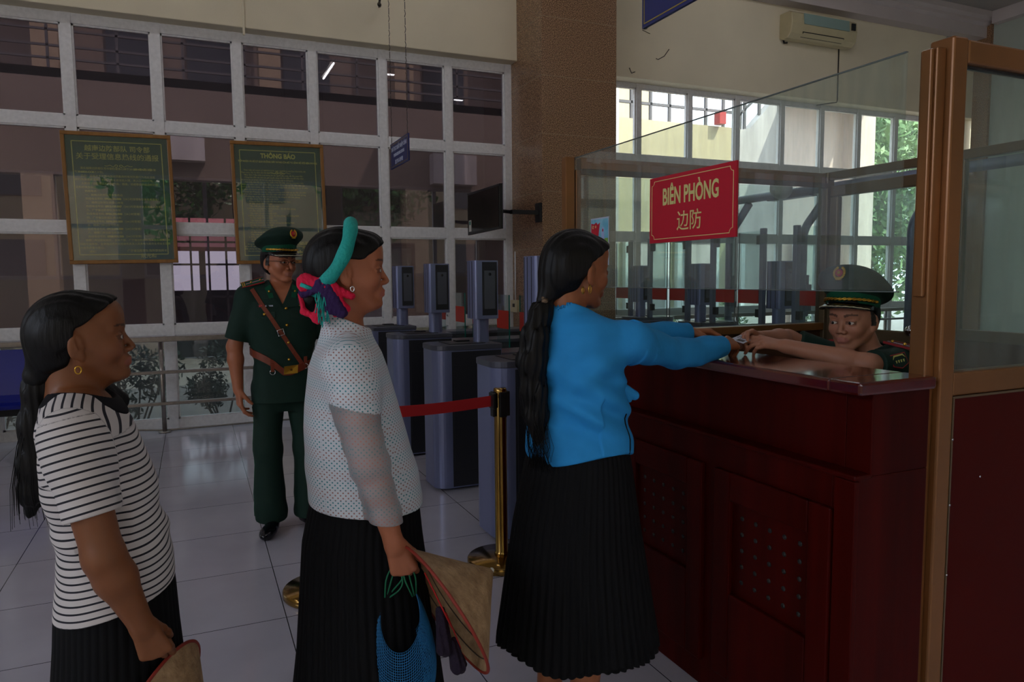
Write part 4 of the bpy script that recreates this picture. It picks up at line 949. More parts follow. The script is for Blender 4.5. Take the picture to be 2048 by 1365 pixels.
def head_col(H, Rm, s, base, brow=1.0, lip=(.34, .085, .07), sideburn=False):
    H = np.array(H); Rm = np.array(Rm)
    def f(V):
        q = (V-H)@Rm/s; c = np.tile(np.array(base), (len(V), 1)); x, y, z = q.T; ay = np.abs(y)
        inh = (np.linalg.norm(q, axis=1) < .16)
        l = inh & (x > .080) & (ay < .024) & (z < -.0535+.0) & (z > -.0785) & (np.abs(z+.0655) < .0125*(1-(ay/.026)**2)**.5 if True else True) 
        l = inh & (x > .075) & (ay < .0245) & (np.abs(z+.0650) < .0130*np.sqrt(np.clip(1-(ay/.0255)**2, 0, 1)))
        c[l] = c[l]*.45+np.array(lip)*.55
        arch = .0235+.006*np.sin(np.clip((ay-.012)/.040, 0, 1)*math.pi*.8)
        bl = inh & (x > .035) & (ay > .012) & (ay < .052) & (np.abs(z-arch) < (.0048*(1-.5*np.clip((ay-.02)/.03, 0, 1)))*brow)
        c[bl] = c[bl]*.22+np.array((.012, .009, .008))*.78
        lid = inh & (x > .06) & (np.abs(ay-.031) < .0175) & (np.abs(z+.001) < .0062)
        c[lid] *= .42
        if sideburn:
            sb = inh & (x > -.010) & (x < .016-.20*(.04-z)) & (z > -.020) & (z < .06) & (ay > .05); c[sb] = (.012, .009, .008)
        ck = inh & (x > .02); g = np.exp(-(((ay-.042)/.02)**2+((z+.035)/.022)**2))
        c[ck] = c[ck]*(1-.16*g[ck, None])+np.array((.34, .10, .06))*.16*g[ck, None]
        return c
    return f
def eyes(H, Rm, s, parent, look=0):
    for y in (-1, 1):
        c = np.array(H)+np.array(Rm)@np.array((.0752, y*.031, -.001))*s
        e = MB().sphere((0, 0, 0), .0118*s, 10).build('eyeball', M['eyewhite'], parent); e.location = c
        d = np.array(Rm)@np.array((math.cos(R(look)), math.sin(R(look)), -.05)); d = Vector(d).normalized()
        p = MB().lathe([(0, .0122*s), (.003*s, .0119*s), (.0056*s, .0107*s)], n=20).build('iris', M['iris'], e)
        p.rotation_euler = d.to_track_quat('Z', 'Y').to_euler()
def hand_ops(W, X, Z, s=1.0, curl=(20, 25, 20), thumb=30, side=1, spread=1.0, tspread=1.0, curls=None, tang=42):
    """W wrist, X direction to the fingers, Z back of the hand, side +1/-1: which way the thumb lies along Y"""
    W = np.array(W, float); X = np.array(X, float); X /= np.linalg.norm(X); Z = np.array(Z, float); Z -= X*(Z@X); Z /= np.linalg.norm(Z); Y = np.cross(Z, X)*side
    L = lambda x, y, z: W+(X*x+Y*y+Z*z)*s
    o = []
    kn = [(.086, .029), (.090, .010), (.086, -.009), (.078, -.026)]; ln = [(.040, .024, .020), (.044, .028, .021), (.041, .026, .020), (.032, .019, .017)]
    for i, (kx, ky) in enumerate(kn):
        o.append(('u', _cap(L(.008, ky*.55, 0), L(kx, ky, .002), .0125*s, .0108*s), .012))
    o.append(('u', _cap(L(-.01, 0, 0), L(.012, 0, 0), .0225*s, .021*s), .012))
    for i, (kx, ky) in enumerate(kn):
        cu = curls[i] if curls else curl; ang = 0; p = np.array((kx, ky, .002)); sp = ky*.9*spread
        r = [.0092, .0084, .0076, .0066] if i < 3 else [.0082, .0074, .0068, .0060]
        for k in range(3):
            ang += R(cu[k]); d = np.array((math.cos(ang), sp*math.cos(ang), -math.sin(ang))); d /= np.linalg.norm(d); q = p+d*ln[i][k]
            o.append(('u', _cap(L(*p), L(*q), r[k]*s, r[k+1]*s), .0035)); p = q
    tp = np.array((.018, .020, -.006)); ta = R(thumb); tl = (.038, .028, .022)
    for k in range(3):
        a = ta+(0, .25, .5)[k]*tspread
        d = np.array((math.cos(R(tang)-.35*k*tspread), math.sin(R(tang)-.35*k*tspread), 0)); d = np.array((d[0], d[1]*math.cos(a), -math.sin(a))); d /= np.linalg.norm(d); q = tp+d*tl[k]
        o.append(('u', _cap(L(*tp), L(*q), (.0150, .0110, .0096)[k]*s, (.0110, .0096, .0080)[k]*s), .008 if k == 0 else .004)); tp = q
    return o
def arm_ops(S, E, Wr, ru=.042, re=.034, rw=.023, k=.03):
    S, E, Wr = map(lambda q: np.array(q, float), (S, E, Wr)); m = E+(Wr-E)*.3
    return [('u', _cap(S, E, ru, re), k), ('u', _cap(E, m, re, re*1.02), .02), ('u', _cap(m, Wr, re*1.02, rw), .02)]
def w2l(root, rz, p):
    c, s = math.cos(rz), math.sin(rz); x, y = p[0]-root[0], p[1]-root[1]
    return (c*x+s*y, -s*x+c*y, p[2])
def lofted_skirt(name, tab, m, parent, pleats=54, amp=.004, nz=60, nth=324, hemz=None, phase=0):
    """tab rows: z, x_back, x_front, half_width, y_centre"""
    tab = sorted(tab); zs = [r[0] for r in tab]; vs = []; fs = []
    z0, z1 = zs[0], zs[-1]
    for i in range(nz+1):
        z = z0+(z1-z0)*i/nz; b, f, w, yc = [float(np.interp(z, zs, [r[k] for r in tab])) for k in (1, 2, 3, 4)]
        g = (1-i/nz)
        for j in range(nth):
            a = 2*math.pi*j/nth; ca, sa = math.cos(a), math.sin(a)
            e = abs(math.sin(a*pleats/2+phase+1.2*math.sin(a*3)+.5*math.sin(z*6+a)))**.8
            r = 1-(amp*(.35+1.0*g)*(1-e)*2)/max(w, .05)+.02*g*math.sin(a*7+z*3)+.012*g*math.sin(a*4+1.3)
            vs.append(((b+f)/2+(f-b)/2*ca*r, yc+w*sa*r, z-(.012*math.sin(a*5+1)*g if i == 0 else 0)))
    for i in range(nz):
        for j in range(nth): k = (j+1) % nth; fs.append((i*nth+j, i*nth+k, (i+1)*nth+k, (i+1)*nth+j))
    vs.append(((tab[-1][1]+tab[-1][2])/2, tab[-1][4], z1)); c = len(vs)-1
    for j in range(nth): fs.append((nz*nth+j, nz*nth+(j+1) % nth, c))
    mb = MB().add(vs, fs, True); o = mb.build(name, m, parent); so = o.modifiers.new('solidify', 'SOLIDIFY'); so.thickness = .004; so.offset = -1
    return o
def strands(name, m, parent, paths, r=.0011):
    cu = bpy.data.meshes.new(name); mb = MB()
    for p in paths: mb.tube(p, [r*(1-.6*i/(len(p)-1)) for i in range(len(p))], 4)
    return mb.build(name, m, parent)
def wig(amp, freq, seed=0):
    """low-frequency cloth ripples"""
    ph = np.random.default_rng(seed).uniform(0, 6.28, 9); K = np.random.default_rng(seed+1).normal(size=(9, 3))*freq
    def f(P):
        s = np.zeros(len(P))
        for i in range(9): s += np.sin(P@K[i]+ph[i])
        return amp*s/3
    return f
def shoe_mesh(parent, x, y, ang, L=.27, m=None, name='shoe'):
    ops = [('u', _cap((-.07, 0, .045), (-.03, 0, .045), .034, .036), .02), ('u', _ell((.055, 0, .030), (.105, .045, .036)), .03), ('u', _cap((-.05, 0, .07), (-.045, 0, .10), .034, .034), .02),
           ('i', _half((0, 0, 0), (0, 0, -1)), .004)]
    o = sdf_obj(name, ops, (-.14, -.07, -.02), (.19, .07, .15), .005, m or M['shoe'], parent, it=2)
    o.location = (x, y, 0); o.rotation_euler = (0, 0, ang); return o
def hair_cap(T, s, lines, extra=(), grow=1.0):
    """lines: half planes in the head's x-z plane (x0,z0,x1,z1); hair is kept on the upper/back side"""
    o = [('u', T(_ell((-.016, 0, .031), (.109*grow, .0835*grow, .0945*grow))), .02), ('u', T(_ell((.062, 0, .060), (.0385, .060, .0435))), .03), ('u', T(_ell((-.060, 0, -.005), (.058, .066, .070))), .03)]
    for i, (x0, z0, x1, z1) in enumerate(lines):
        h_ = _half((x0, 0, z0), (z1-z0, 0, -(x1-x0)))
        if i < len(lines)-1: k_ = h_; h_ = lambda P, k_=k_, xe=lines[-1][2]-.006: np.minimum(k_(P), P[:, 0]-xe)
        if i == len(lines)-1: g_ = h_; h_ = lambda P, g_=g_, zt=z1: np.minimum(g_(P), zt-P[:, 2])   # the nape line only rules below the ear
        o.append(('i', T(h_), .006))
    for e in extra: o.append(e)
    return o
def hoop(parent, c, r, m='gold', t=.0016, ang=0):
    e = MB().tube([(r*.75*math.sin(a)*math.cos(R(ang)), r*.75*math.sin(a)*math.sin(R(ang)), r*math.cos(a)) for a in [2*math.pi*i/18 for i in range(18)]], t, 6, True).build('earring', M[m], parent)
    e.location = c; return e
def body_shell(loft, dx): return loft
# ---------------------------------------------------------------- woman in the striped shirt
def striped_woman():
    rz = R(2); t = empty('person', (-.215, 1.95, 0), rz, 'woman in a striped black and white T-shirt with a long ponytail, last in the queue', 'person', None)
    H = (-.022, 0, 1.313); Rm = rotm(0, -6, 0); s = .95; T = lambda f: _tf(f, H, Rm, s)
    zz = [1.215, 1.165, 1.12, 1.035, .965, .90, .85, .78, .71, .62]
    xb = [-.085, -.115, -.124, -.132, -.130, -.113, -.108, -.110, -.116, -.12]; xf = [.0, .045, .067, .094, .118, .122, .138, .144, .147, .15]
    w = [.075, .145, .172, .176, .170, .158, .160, .165, .17, .175]
    sh = _loft(zz, xb, xf, w, 2.2)
    RS, RE, RW = (-.044, -.160, 1.118), (.010, -.222, .862), (.072, -.200, .690); LS, LE, LW = (-.030, .160, 1.118), (.0, .225, .868), (.06, .22, .65)
    ops = [('u', lambda P: np.maximum(sh(P)+.014, .74-P[:, 2]), .01), ('u', _cap((-.058, 0, 1.13), (-.052, 0, 1.27), .057, .050), .015), ('u', _cap((-.04, -.09, 1.15), (-.04, .09, 1.15), .045, .045), .04), ('u', _cap((-.03, 0, 1.235), (.01, 0, 1.225), .040, .026), .02)]
    ops += arm_ops(RS, RE, RW, .048, .040, .025)+arm_ops(LS, LE, LW, .048, .040, .025)
    ops += hand_ops(RW, (.32, .06, -.94), (.05, -1, .02), .93, curls=[(40, 55, 35), (52, 58, 35), (60, 62, 38), (65, 62, 38)], thumb=35, side=1, tspread=.5, tang=26)
    ops += hand_ops(LW, (.1, 0, -1), (0, 1, 0), .93, side=-1)
    for y in (-.085, .085): ops += [('u', _cap((0, y, .66), (.0, y, .40), .075, .055), .03), ('u', _cap((0, y, .40), (-.01, y, .07), .05, .034), .02), ('u', _cap((-.02, y, .035), (.13, y, .025), .032, .024), .02)]
    ops += head_ops(H, Rm, s, fat=1.06)
    b = sdf_obj('body', ops, (-.2, -.32, -.02), (.24, .32, 1.46), .003, M['skin'], t, head_col(H, Rm, s, SK1, .8, (.30, .09, .07)))
    eyes(H, Rm, s, t, 0)
    # shirt
    g = [('u', sh, .01)]
    for S_, E_, y in ((RS, RE, -1), (LS, LE, 1)):
        S2 = np.array(S_); E2 = np.array(E_); c = S2+(E2-S2)*.66
        g += [('u', _cap(S2+(0, -y*.02, .0), S2+(E2-S2)*.2, .060, .062), .05), ('u', _cap(S2+(E2-S2)*.1, c+(E2-S2)*.12, .061, .055), .02), ]
    cutR = np.array(RS)+(np.array(RE)-np.array(RS))*.66
    def slv(P):
        d = np.full(len(P), -1.0)
        for S_, E_ in ((RS, RE), (LS, LE)):
            S2 = np.array(S_); n = (np.array(E_)-S2); L = np.linalg.norm(n); n = n/L; c = S2+n*L*.66
            near = np.linalg.norm(P-c, axis=1) < .115
            side = (P[:, 1]*np.sign(S_[1]) > .15)
            d = np.where(near & side, np.maximum(d, (P-c)@n), d)
        return d
    rip = wig(.0022, 16, 3)
    g += [('d', lambda P: rip(P*np.array((1, 1, .9)))+.0035*np.sin(P[:, 2]*75+P[:, 0]*22+2.2*np.sin(P[:, 1]*14))*np.exp(-((P[:, 2]-.86)/.06)**2), 0),
          ('s', _ell((-.032, 0, 1.212), (.083, .098, .050), rotm(0, 14)), .006), ('s', _cap((-.045, 0, 1.16), (-.03, 0, 1.30), .064, .066), .006),
          ('i', slv, .003), ('i', _half((-.1, 0, .672), (.24, 0, -1)), .003)]
    def pat(V, n):
        x, y, z = V.T; u = z-.12*x+.0035*np.sin(x*30+y*11)+.003*np.sin(y*23+z*14)
        top = (z > 1.098+.12*(x+.03)) & (np.abs(y) < .166); u = np.where(top, x*.92+.10*z+.0035*np.sin(z*60), u)
        back = (x < -.088) & (z > 1.0); u = np.where(back & (z <= 1.15), z-.55*x, u)
        for S_, E_ in ((RS, RE), (LS, LE)):
            S2 = np.array(S_); d = (np.array(E_)-S2); d = d/np.linalg.norm(d); q = (V-S2)@d
            rad = np.linalg.norm((V-S2)-q[:, None]*d, axis=1); m = (y*np.sign(S_[1]) > .162-.0*z) & (rad < .085) & (q > -.035)
            u = np.where(m, -q+.0, u)
        return np.c_[u, y, z]
    sdf_obj('striped_shirt', g, (-.17, -.31, .60), (.19, .31, 1.24), .003, M['stripes'], t, None, pat)
    # collar: flat black band round the neckline
    c = [('u', lambda P: sh(P)-.004, .01), ('u', _cap((-.035, -.14, 1.125), (-.035, .14, 1.125), .052, .052), .03),
         ('i', _ell((-.030, 0, 1.197), (.122, .128, .072), rotm(0, 15)), .003), ('s', _ell((-.032, 0, 1.212), (.083, .096, .048), rotm(0, 14)), .004), ('s', _cap((-.045, 0, 1.10), (-.03, 0, 1.30), .064, .066), .004)]
    sdf_obj('collar', c, (-.19, -.2, 1.06), (.15, .2, 1.26), .003, M['collar'], t)
    lofted_skirt('skirt', [(.80, -.102, .138, .157, 0), (.70, -.117, .146, .168, 0), (.60, -.124, .150, .178, 0), (.35, -.15, .165, .2, 0), (.12, -.19, .19, .225, 0)], M['skirt'], t, 44, .003)
    hr = hair_cap(T, s, [(-.012, .026, .080, .088), (-.046, -.075, -.004, .034)], [('u', _cap((-.085, 0, 1.275), (-.118, .0, 1.235), .045, .030), .03), ('u', _cap((-.03, .085, 1.215), (.035, .10, 1.15), .026, .026), .01)])
    hr += [('d', lambda P: .0012*np.sin(P[:, 1]*300+P[:, 0]*60), 0)]
    hh = sdf_obj('hair', hr, (-.19, -.13, 1.1), (.11, .16, 1.46), .003, M['hair'], t)
    pts = [(-.108, .004, 1.25), (-.120, .010, 1.20), (-.132, .014, 1.12), (-.138, .014, 1.03), (-.142, .014, .96), (-.152, .012, .915)]; rr = [.030, .030, .031, .031, .026, .010]
    pt = [('u', _cap(pts[i], pts[i+1], rr[i], rr[i+1]), .02) for i in range(5)]
    pt += [('d', lambda P: .0022*np.sin(P[:, 1]*330+P[:, 2]*9)+.0015*np.sin(P[:, 0]*410+P[:, 2]*13), 0)]
    sdf_obj('ponytail', pt, (-.22, -.05, .88), (-.06, .09, 1.30), .003, M['hair'], t)
    ps = []
    for i in range(45):
        a, b_ = rng.uniform(-.018, .02), rng.uniform(-.03, .03); e = rng.uniform(.9, 1.25)
        ps.append([(-.120+a*.6, .010+b_, 1.2), (-.134+a*1.2-.01*e, .014+b_, 1.08), (-.145+a*1.6-.01*e, .014+b_*1.2, .98), (-.152+a*2.0, .014+b_*1.3, .93-rng.uniform(0, .05))])
    strands('loose_hair', M['hair'], t, ps)
    hoop(t, (-.030, -.080, 1.252), .0085)
    return t
# ---------------------------------------------------------------- woman in the dotted blouse
def dotted_woman():
    rz = R(-10); t = empty('person', (.43, 1.99, 0), rz, 'woman in a pale dotted blouse with a turquoise padded headband, second in the queue', 'person', None)
    H = (-.036, 0, 1.472); Rm = rotm(0, -1, 0); s = .965; T = lambda f: _tf(f, H, Rm, s)
    zz = [1.335, 1.295, 1.25, 1.21, 1.11, 1.05, .965, .90, .845, .78]
    xb = [-.095, -.112, -.140, -.155, -.167, -.171, -.171, -.168, -.165, -.165]; xf = [.0, .018, .042, .056, .085, .10, .120, .137, .147, .15]
    w = [.062, .10, .150, .172, .178, .176, .174, .176, .182, .185]
    sh = _loft(zz, xb, xf, w, 2.15)
    RS, RE, RW = (-.050, -.165, 1.225), (-.006, -.214, .995), (.052, -.200, .772); LS, LE, LW = (-.050, .165, 1.225), (-.02, .215, .99), (.03, .21, .77)
    ops = [('u', lambda P: np.maximum(sh(P)+.015, .92-P[:, 2]), .01), ('u', _cap((-.052, 0, 1.24), (-.058, 0, 1.42), .055, .049), .015), ('u', _cap((-.04, 0, 1.390), (.0, 0, 1.385), .040, .030), .02)]
    ops += arm_ops(RS, RE, RW, .040, .034, .024)+arm_ops(LS, LE, LW, .040, .034, .024)
    ops += hand_ops(RW, (.30, .04, -.95), (-.05, -1, .05), .95, curls=[(50, 62, 40), (58, 65, 40), (62, 68, 40), (66, 68, 40)], thumb=12, side=1, tspread=.3, tang=30)
    ops += hand_ops(LW, (.1, 0, -1), (0, 1, 0), .95, side=-1)
    for y in (-.085, .085): ops += [('u', _cap((-.02, y, .72), (-.02, y, .42), .08, .055), .03), ('u', _cap((-.02, y, .42), (-.03, y, .07), .05, .034), .02), ('u', _cap((-.04, y, .035), (.11, y, .025), .032, .024), .02)]
    ops += head_ops(H, Rm, s, fat=1.04)
    sdf_obj('body', ops, (-.22, -.31, -.02), (.22, .31, 1.62), .003, M['skin'], t, head_col(H, Rm, s, SK2, .75, (.36, .11, .10)))
    eyes(H, Rm, s, t, 0)
    rip = wig(.002, 14, 9)
    g = [('u', sh, .01), ('u', _cap((-.056, 0, 1.27), (-.046, 0, 1.345), .066, .060), .018)]
    for S_, E_, W_ in ((RS, RE, RW), (LS, LE, LW)):
        S2, E2, W2 = map(np.array, (S_, E_, W_))
        g += [('u', _cap(S2-(0, np.sign(S_[1])*.03, -.005), S2+(E2-S2)*.3, .062, .058), .05), ('u', _cap(S2+(E2-S2)*.15, E2, .057, .047), .02), ('u', _cap(E2, W2+(W2-E2)*.10, .047, .037), .02)]
    def cuff(P):
        d = np.full(len(P), -1.0)
        for E_, W_ in ((RE, RW), (LE, LW)):
            E2, W2 = np.array(E_), np.array(W_); n = (W2-E2)/np.linalg.norm(W2-E2); c = W2+n*.004
            near = np.linalg.norm(P-c, axis=1) < .07; d = np.where(near & (P[:, 1]*np.sign(E_[1]) > .13), np.maximum(d, (P-c)@n), d)
        return d
    g += [('d', lambda P: rip(P)+.0016*np.sin(P[:, 2]*60+P[:, 0]*45)*np.exp(-((P[:, 2]-.93)/.07)**2)+.0016*np.sin(P[:, 2]*95-P[:, 0]*30)*(P[:, 1] < -.17), 0),
          ('i', _half((-.046, 0, 1.342), (.46, 0, 1)), .003), ('s', _cap((-.050, 0, 1.30), (-.040, 0, 1.40), .0575, .0555), .002), ('i', cuff, .003), ('i', _half((0, 0, .832), (-.08, 0, -1)), .003)]
    def pat(V, n):
        x, y, z = V.T; side = np.abs(n[:, 1]) > np.maximum(np.abs(n[:, 0]), .6*np.abs(n[:, 2])); u = np.where(side, x, y)
        sheer = np.zeros(len(V))
        for S_, E_, W_ in ((RS, RE, RW), (LS, LE, LW)):
            S2, E2, W2 = map(np.array, (S_, E_, W_))
            d1 = np.linalg.norm(V-(S2+np.clip((V-S2)@(E2-S2)/((E2-S2)@(E2-S2)), 0, 1)[:, None]*(E2-S2)), axis=1)
            d2 = np.linalg.norm(V-(E2+np.clip((V-E2)@(W2-E2)/((W2-E2)@(W2-E2)), 0, 1.1)[:, None]*(W2-E2)), axis=1)
            m = ((d1 < .066) | (d2 < .058)) & (z < 1.125-.25*(x+.03)) & (y*np.sign(S_[1]) > .145+.0*x)
            sheer = np.where(m, 1, sheer)
        return np.c_[u, z, sheer]
    sdf_obj('dotted_blouse', g, (-.21, -.30, .76), (.18, .30, 1.40), .003, M['dots'], t, None, pat)
    lofted_skirt('skirt', [(.87, -.155, .135, .168, 0), (.73, -.186, .146, .185, 0), (.42, -.212, .18, .225, 0), (.12, -.25, .215, .26, 0)], M['skirt'], t, 50, .0045)
    hr = hair_cap(T, s, [(.030, .0235, .090, .070), (-.03, .020, .04, .027), (-.055, -.070, -.012, .030)], [('u', _ell((-.138, 0, 1.395), (.030, .036, .036)), .01), ('u', _cap((-.10, 0, 1.42), (-.14, 0, 1.40), .035, .03), .02)])
    hr += [('d', lambda P: .0012*np.sin(P[:, 1]*300+P[:, 0]*60), 0)]
    sdf_obj('hair', hr, (-.20, -.12, 1.33), (.09, .12, 1.62), .003, M['hair'], t)
    # padded turquoise ring
    c = Vector((-.070, 0, 1.502)); ax = Vector((.055, 0, .100)).normalized(); fr = Vector((.100, 0, -.055)).normalized(); rg = []
    for i in range(56):
        a = 2*math.pi*i/56; rg.append(c+ax*math.cos(a)*.106+Vector((0, 1, 0))*math.sin(a)*.092-fr*(.012*math.cos(2*a)))
    MB().tube(rg, [.0185+.0012*math.sin(i*.9) for i in range(56)], 16, True).build('headband', M['turq'], t)
    k = MB().tube([(-.125, -.062, 1.425), (-.146, -.066, 1.43), (-.163, -.062, 1.437)], .006, 6)
    for i in range(22):
        x0 = -.112+rng.uniform(-.012, .016); y0 = -.075+rng.uniform(-.012, .012); l = rng.uniform(.05, .095)
        k.tube([(x0, y0, 1.42), (x0+rng.uniform(-.006, .006), y0-.012, 1.40), (x0+rng.uniform(-.012, .012), y0-.014, 1.42-l)], .0016, 5)
    k.build('headband_fringe', M['turq'], t)
    pk = [('u', _cap((-.148, -.035, 1.440), (-.148, .035, 1.440), .024, .024), .015), ('u', _cap((-.148, -.035, 1.440), (-.100, -.072, 1.435), .024, .016), .015), ('u', _cap((-.105, -.070, 1.44), (-.035, -.078, 1.405), .014, .010), .012),
          ('u', _cap((-.100, -.078, 1.43), (-.050, -.082, 1.372), .013, .012), .01), ('u', _cap((-.08, -.078, 1.43), (-.075, -.082, 1.36), .012, .010), .01), ('u', _cap((-.166, -.02, 1.41), (-.158, -.04, 1.365), .007, .007), .01), ('u', _cap((-.158, -.04, 1.365), (-.115, -.066, 1.345), .008, .010), .01), ('u', _cap((-.125, -.066, 1.345), (-.11, -.070, 1.40), .012, .012), .01),
          ('d', lambda P: .0009*np.sin(P[:, 0]*520+P[:, 2]*160), 0)]
    sdf_obj('crimson_scarf', pk, (-.215, -.12, 1.31), (.0, .08, 1.49), .0028, M['pinkc'], t)
    pu = [('u', _cap((-.156, -.03, 1.415), (-.120, -.072, 1.425), .013, .011), .01), ('u', _cap((-.115, -.078, 1.44), (-.088, -.086, 1.375), .012, .014), .01), ('u', _cap((-.095, -.082, 1.435), (-.062, -.090, 1.365), .011, .014), .01), ('u', _cap((-.088, -.086, 1.375), (-.06, -.090, 1.362), .015, .013), .01),
          ('u', _cap((-.156, -.03, 1.415), (-.156, .03, 1.415), .012, .012), .01), ('d', lambda P: .0009*np.sin(P[:, 0]*520-P[:, 2]*160), 0)]
    sdf_obj('purple_scarf', pu, (-.21, -.12, 1.33), (-.02, .06, 1.46), .0028, M['purple'], t)
    hoop(t, (-.032, -.081, 1.424), .0065, 'chrome', .0018)
    return t
# ---------------------------------------------------------------- woman in the blue blouse at the counter
def blue_woman():
    root = (1.03, 1.864, 0); rz = R(8); t = empty('person', root, rz, 'woman in a sky blue blouse and long black skirt reaching over the counter', 'person', None)
    L = lambda *p: w2l(root, rz, p)
    H = (-.004, -.006, 1.466); Rm = rotm(2, 3, 0); s = .955; T = lambda f: _tf(f, H, Rm, s)
    zz = [1.3773, 1.3517, 1.3217, 1.2875, 1.1935, 1.108, 1.0225, 0.9627, 0.9113]
    xb = [-0.0838, -0.0898, -0.1069, -0.1214, -0.1351, -0.1283, -0.1283, -0.1368, -0.1411]; xf = [0.0154, 0.0239, 0.047, 0.0684, 0.1009, 0.1154, 0.1283, 0.1368, 0.1411]; w = [0.0599, 0.0769, 0.124, 0.1582, 0.1676, 0.1676, 0.1693, 0.1778, 0.1838]
    sh = _loft(zz, xb, xf, w, 2.2)
    RS, RE, RW = L(1.139, 1.752, 1.262), L(1.390, 1.880, 1.212), L(1.625, 1.950, 1.213)
    LS, LE, LW = L(1.080, 2.020, 1.272), L(1.350, 2.075, 1.254), L(1.585, 2.080, 1.250)
    ops = [('u', lambda P: np.maximum(sh(P)+.014, 1.01-P[:, 2]), .01), ('u', _cap((-.046, 0, 1.30), (-.045, 0, 1.41), .054, .050), .015)]
    ops += arm_ops(RS, RE, RW, .040, .033, .024)+arm_ops(LS, LE, LW, .040, .033, .024)
    xr = np.array(L(1.752, 1.992, 1.222))-np.array(RW); xl = np.array(L(1.725, 2.055, 1.236))-np.array(LW)
    ops += hand_ops(RW, xr, (-.1, -.55, .85), .90, curls=[(28, 30, 20), (34, 36, 22), (42, 40, 26), (50, 42, 28)], thumb=40, side=1, tspread=.8)
    ops += hand_ops(LW, xl, (-.05, .5, .85), .90, curls=[(28, 30, 20), (34, 36, 22), (42, 40, 26), (50, 42, 28)], thumb=35, side=-1, tspread=.8)
    for y in (-.08, .08): ops += [('u', _cap((0, y, .80), (-.02, y, .45), .080, .055), .03), ('u', _cap((-.02, y, .45), (-.06, y*1.1, .08), .052, .034), .02), ('u', _cap((-.08, y*1.1, .035), (.08, y*1.2, .025), .034, .026), .02)]
    ops += head_ops(H, Rm, s, fat=1.08)
    sdf_obj('body', ops, (-.22, -.28, -.02), (.80, .28, 1.62), .003, M['skin'], t, head_col(H, Rm, s, SK3, .8, (.30, .09, .07)))
    eyes(H, Rm, s, t, 0)
    rip = wig(.0025, 12, 21)
    g = [('u', sh, .01), ('u', _cap((-.050, 0, 1.325), (-.042, 0, 1.376), .064, .058), .012)]
    for S_, E_, W_ in ((RS, RE, RW), (LS, LE, LW)):
        S2, E2, W2 = map(np.array, (S_, E_, W_)); sg = np.sign(S_[1])
        g += [('u', _cap((0, sg*.086, 1.274), S2, .053, .057), .045), ('u', _cap(S2, E2+(0, 0, -.008), .059, .050), .026), ('u', _cap(E2+(0, 0, -.008), W2+(W2-E2)*.10, .049, .039), .018)]
    def cuff(P):
        d = np.full(len(P), -1.0)
        for E_, W_ in ((RE, RW), (LE, LW)):
            E2, W2 = np.array(E_), np.array(W_); n = (W2-E2)/np.linalg.norm(W2-E2); c = W2+n*.006
            mine = np.linalg.norm(P-W2, axis=1) <= np.minimum(np.linalg.norm(P-np.array(RW), axis=1), np.linalg.norm(P-np.array(LW), axis=1))+1e-6
            near = mine & (np.linalg.norm(P-c, axis=1) < .13); d = np.where(near, np.maximum(d, (P-c)@n), d)
        return d
    def folds(P):
        x, y, z = P.T
        a = .0075*np.sin((z+.35*x-.2*y)*70+1.5*np.sin(x*9))*np.exp(-((z-1.09)/.11)**2)*(np.abs(y) < .21)*np.clip((-y+.12)/.2, 0, 1)
        b = .0065*np.sin((z-.5*x+.55*y)*54)*np.exp(-((z-1.18)/.07)**2)*(x < .10)*(np.abs(y) < .19)
        c = .0022*np.sin(x*48+z*34)*(x > .16)
        e = .0065*np.sin((y*.9-z*.75)*34)*(x < -.04)*np.exp(-((z-1.04)/.10)**2)
        return a+b+c+e
    g += [('d', lambda P: rip(P)+folds(P), 0), ('i', lambda P: np.where(P[:, 0] < .10, ((P[:, 0]+.042)*.38+P[:, 2]-1.372)/1.07, -1.0), .003), ('s', _cap((-.046, 0, 1.34), (-.044, 0, 1.42), .0555, .0540), .002),
          ('i', cuff, .003), ('i', lambda P: .912+.043*np.clip(np.abs(P[:, 1])/.17, 0, 1)**2-P[:, 2], .003)]
    bl = sdf_obj('blue_blouse', g, (-.20, -.29, .87), (.66, .29, 1.42), .0032, M['bluecloth'], t)
    # side slit and loose tie
    sl = MB(); sl.tube([tuple(probe(g, (.047+.010*i/8, -.5, 1.066-.115*i/8), (0, 1, 0))+np.array((0, -.0005, 0))) for i in range(9)], .0021, 6); sl.build('side_seam', M['collar'], t)
    q = probe(g, (.077, -.5, 1.121), (0, 1, 0)); sdf_obj('loose_tie', [('u', _cap(q+(-.016, .0, .024), q+(.026, -.010, -.012), .009, .014), .008), ('u', _cap(q+(-.016, 0, .024), q+(.004, -.011, -.022), .008, .009), .008)], tuple(q-.07), tuple(q+.07), .003, M['bluecloth'], t)
    lofted_skirt('skirt', [(.98, -.128, .130, .162, 0), (.895, -.152, .145, .181, 0), (.723, -.192, .175, .203, 0), (.37, -.25, .238, .25, 0)], M['skirt'], t, 56, .004)
    hr = hair_cap(T, s, [(-.012, .024, .084, .080), (-.050, -.080, -.010, .026)], [('u', _cap((-.085, -.005, 1.44), (-.118, 0, 1.385), .045, .024), .03)], 1.02)
    hr += [('d', lambda P: .0012*np.sin(P[:, 1]*300+P[:, 0]*60), 0)]
    sdf_obj('hair', hr, (-.19, -.13, 1.35), (.11, .13, 1.63), .003, M['hair'], t)
    sc = MB()
    for i in range(9):
        a = i*.7; sc.sphere((-.122+.022*math.cos(a)*.5, .024*math.cos(a), 1.378+.014*math.sin(a)), .010, 8)
    sc.build('hair_tie', mat('leopard_print_scrunchie', '#7a6248', .8, noise=.8, nscale=140, col2='#15100c'), t)
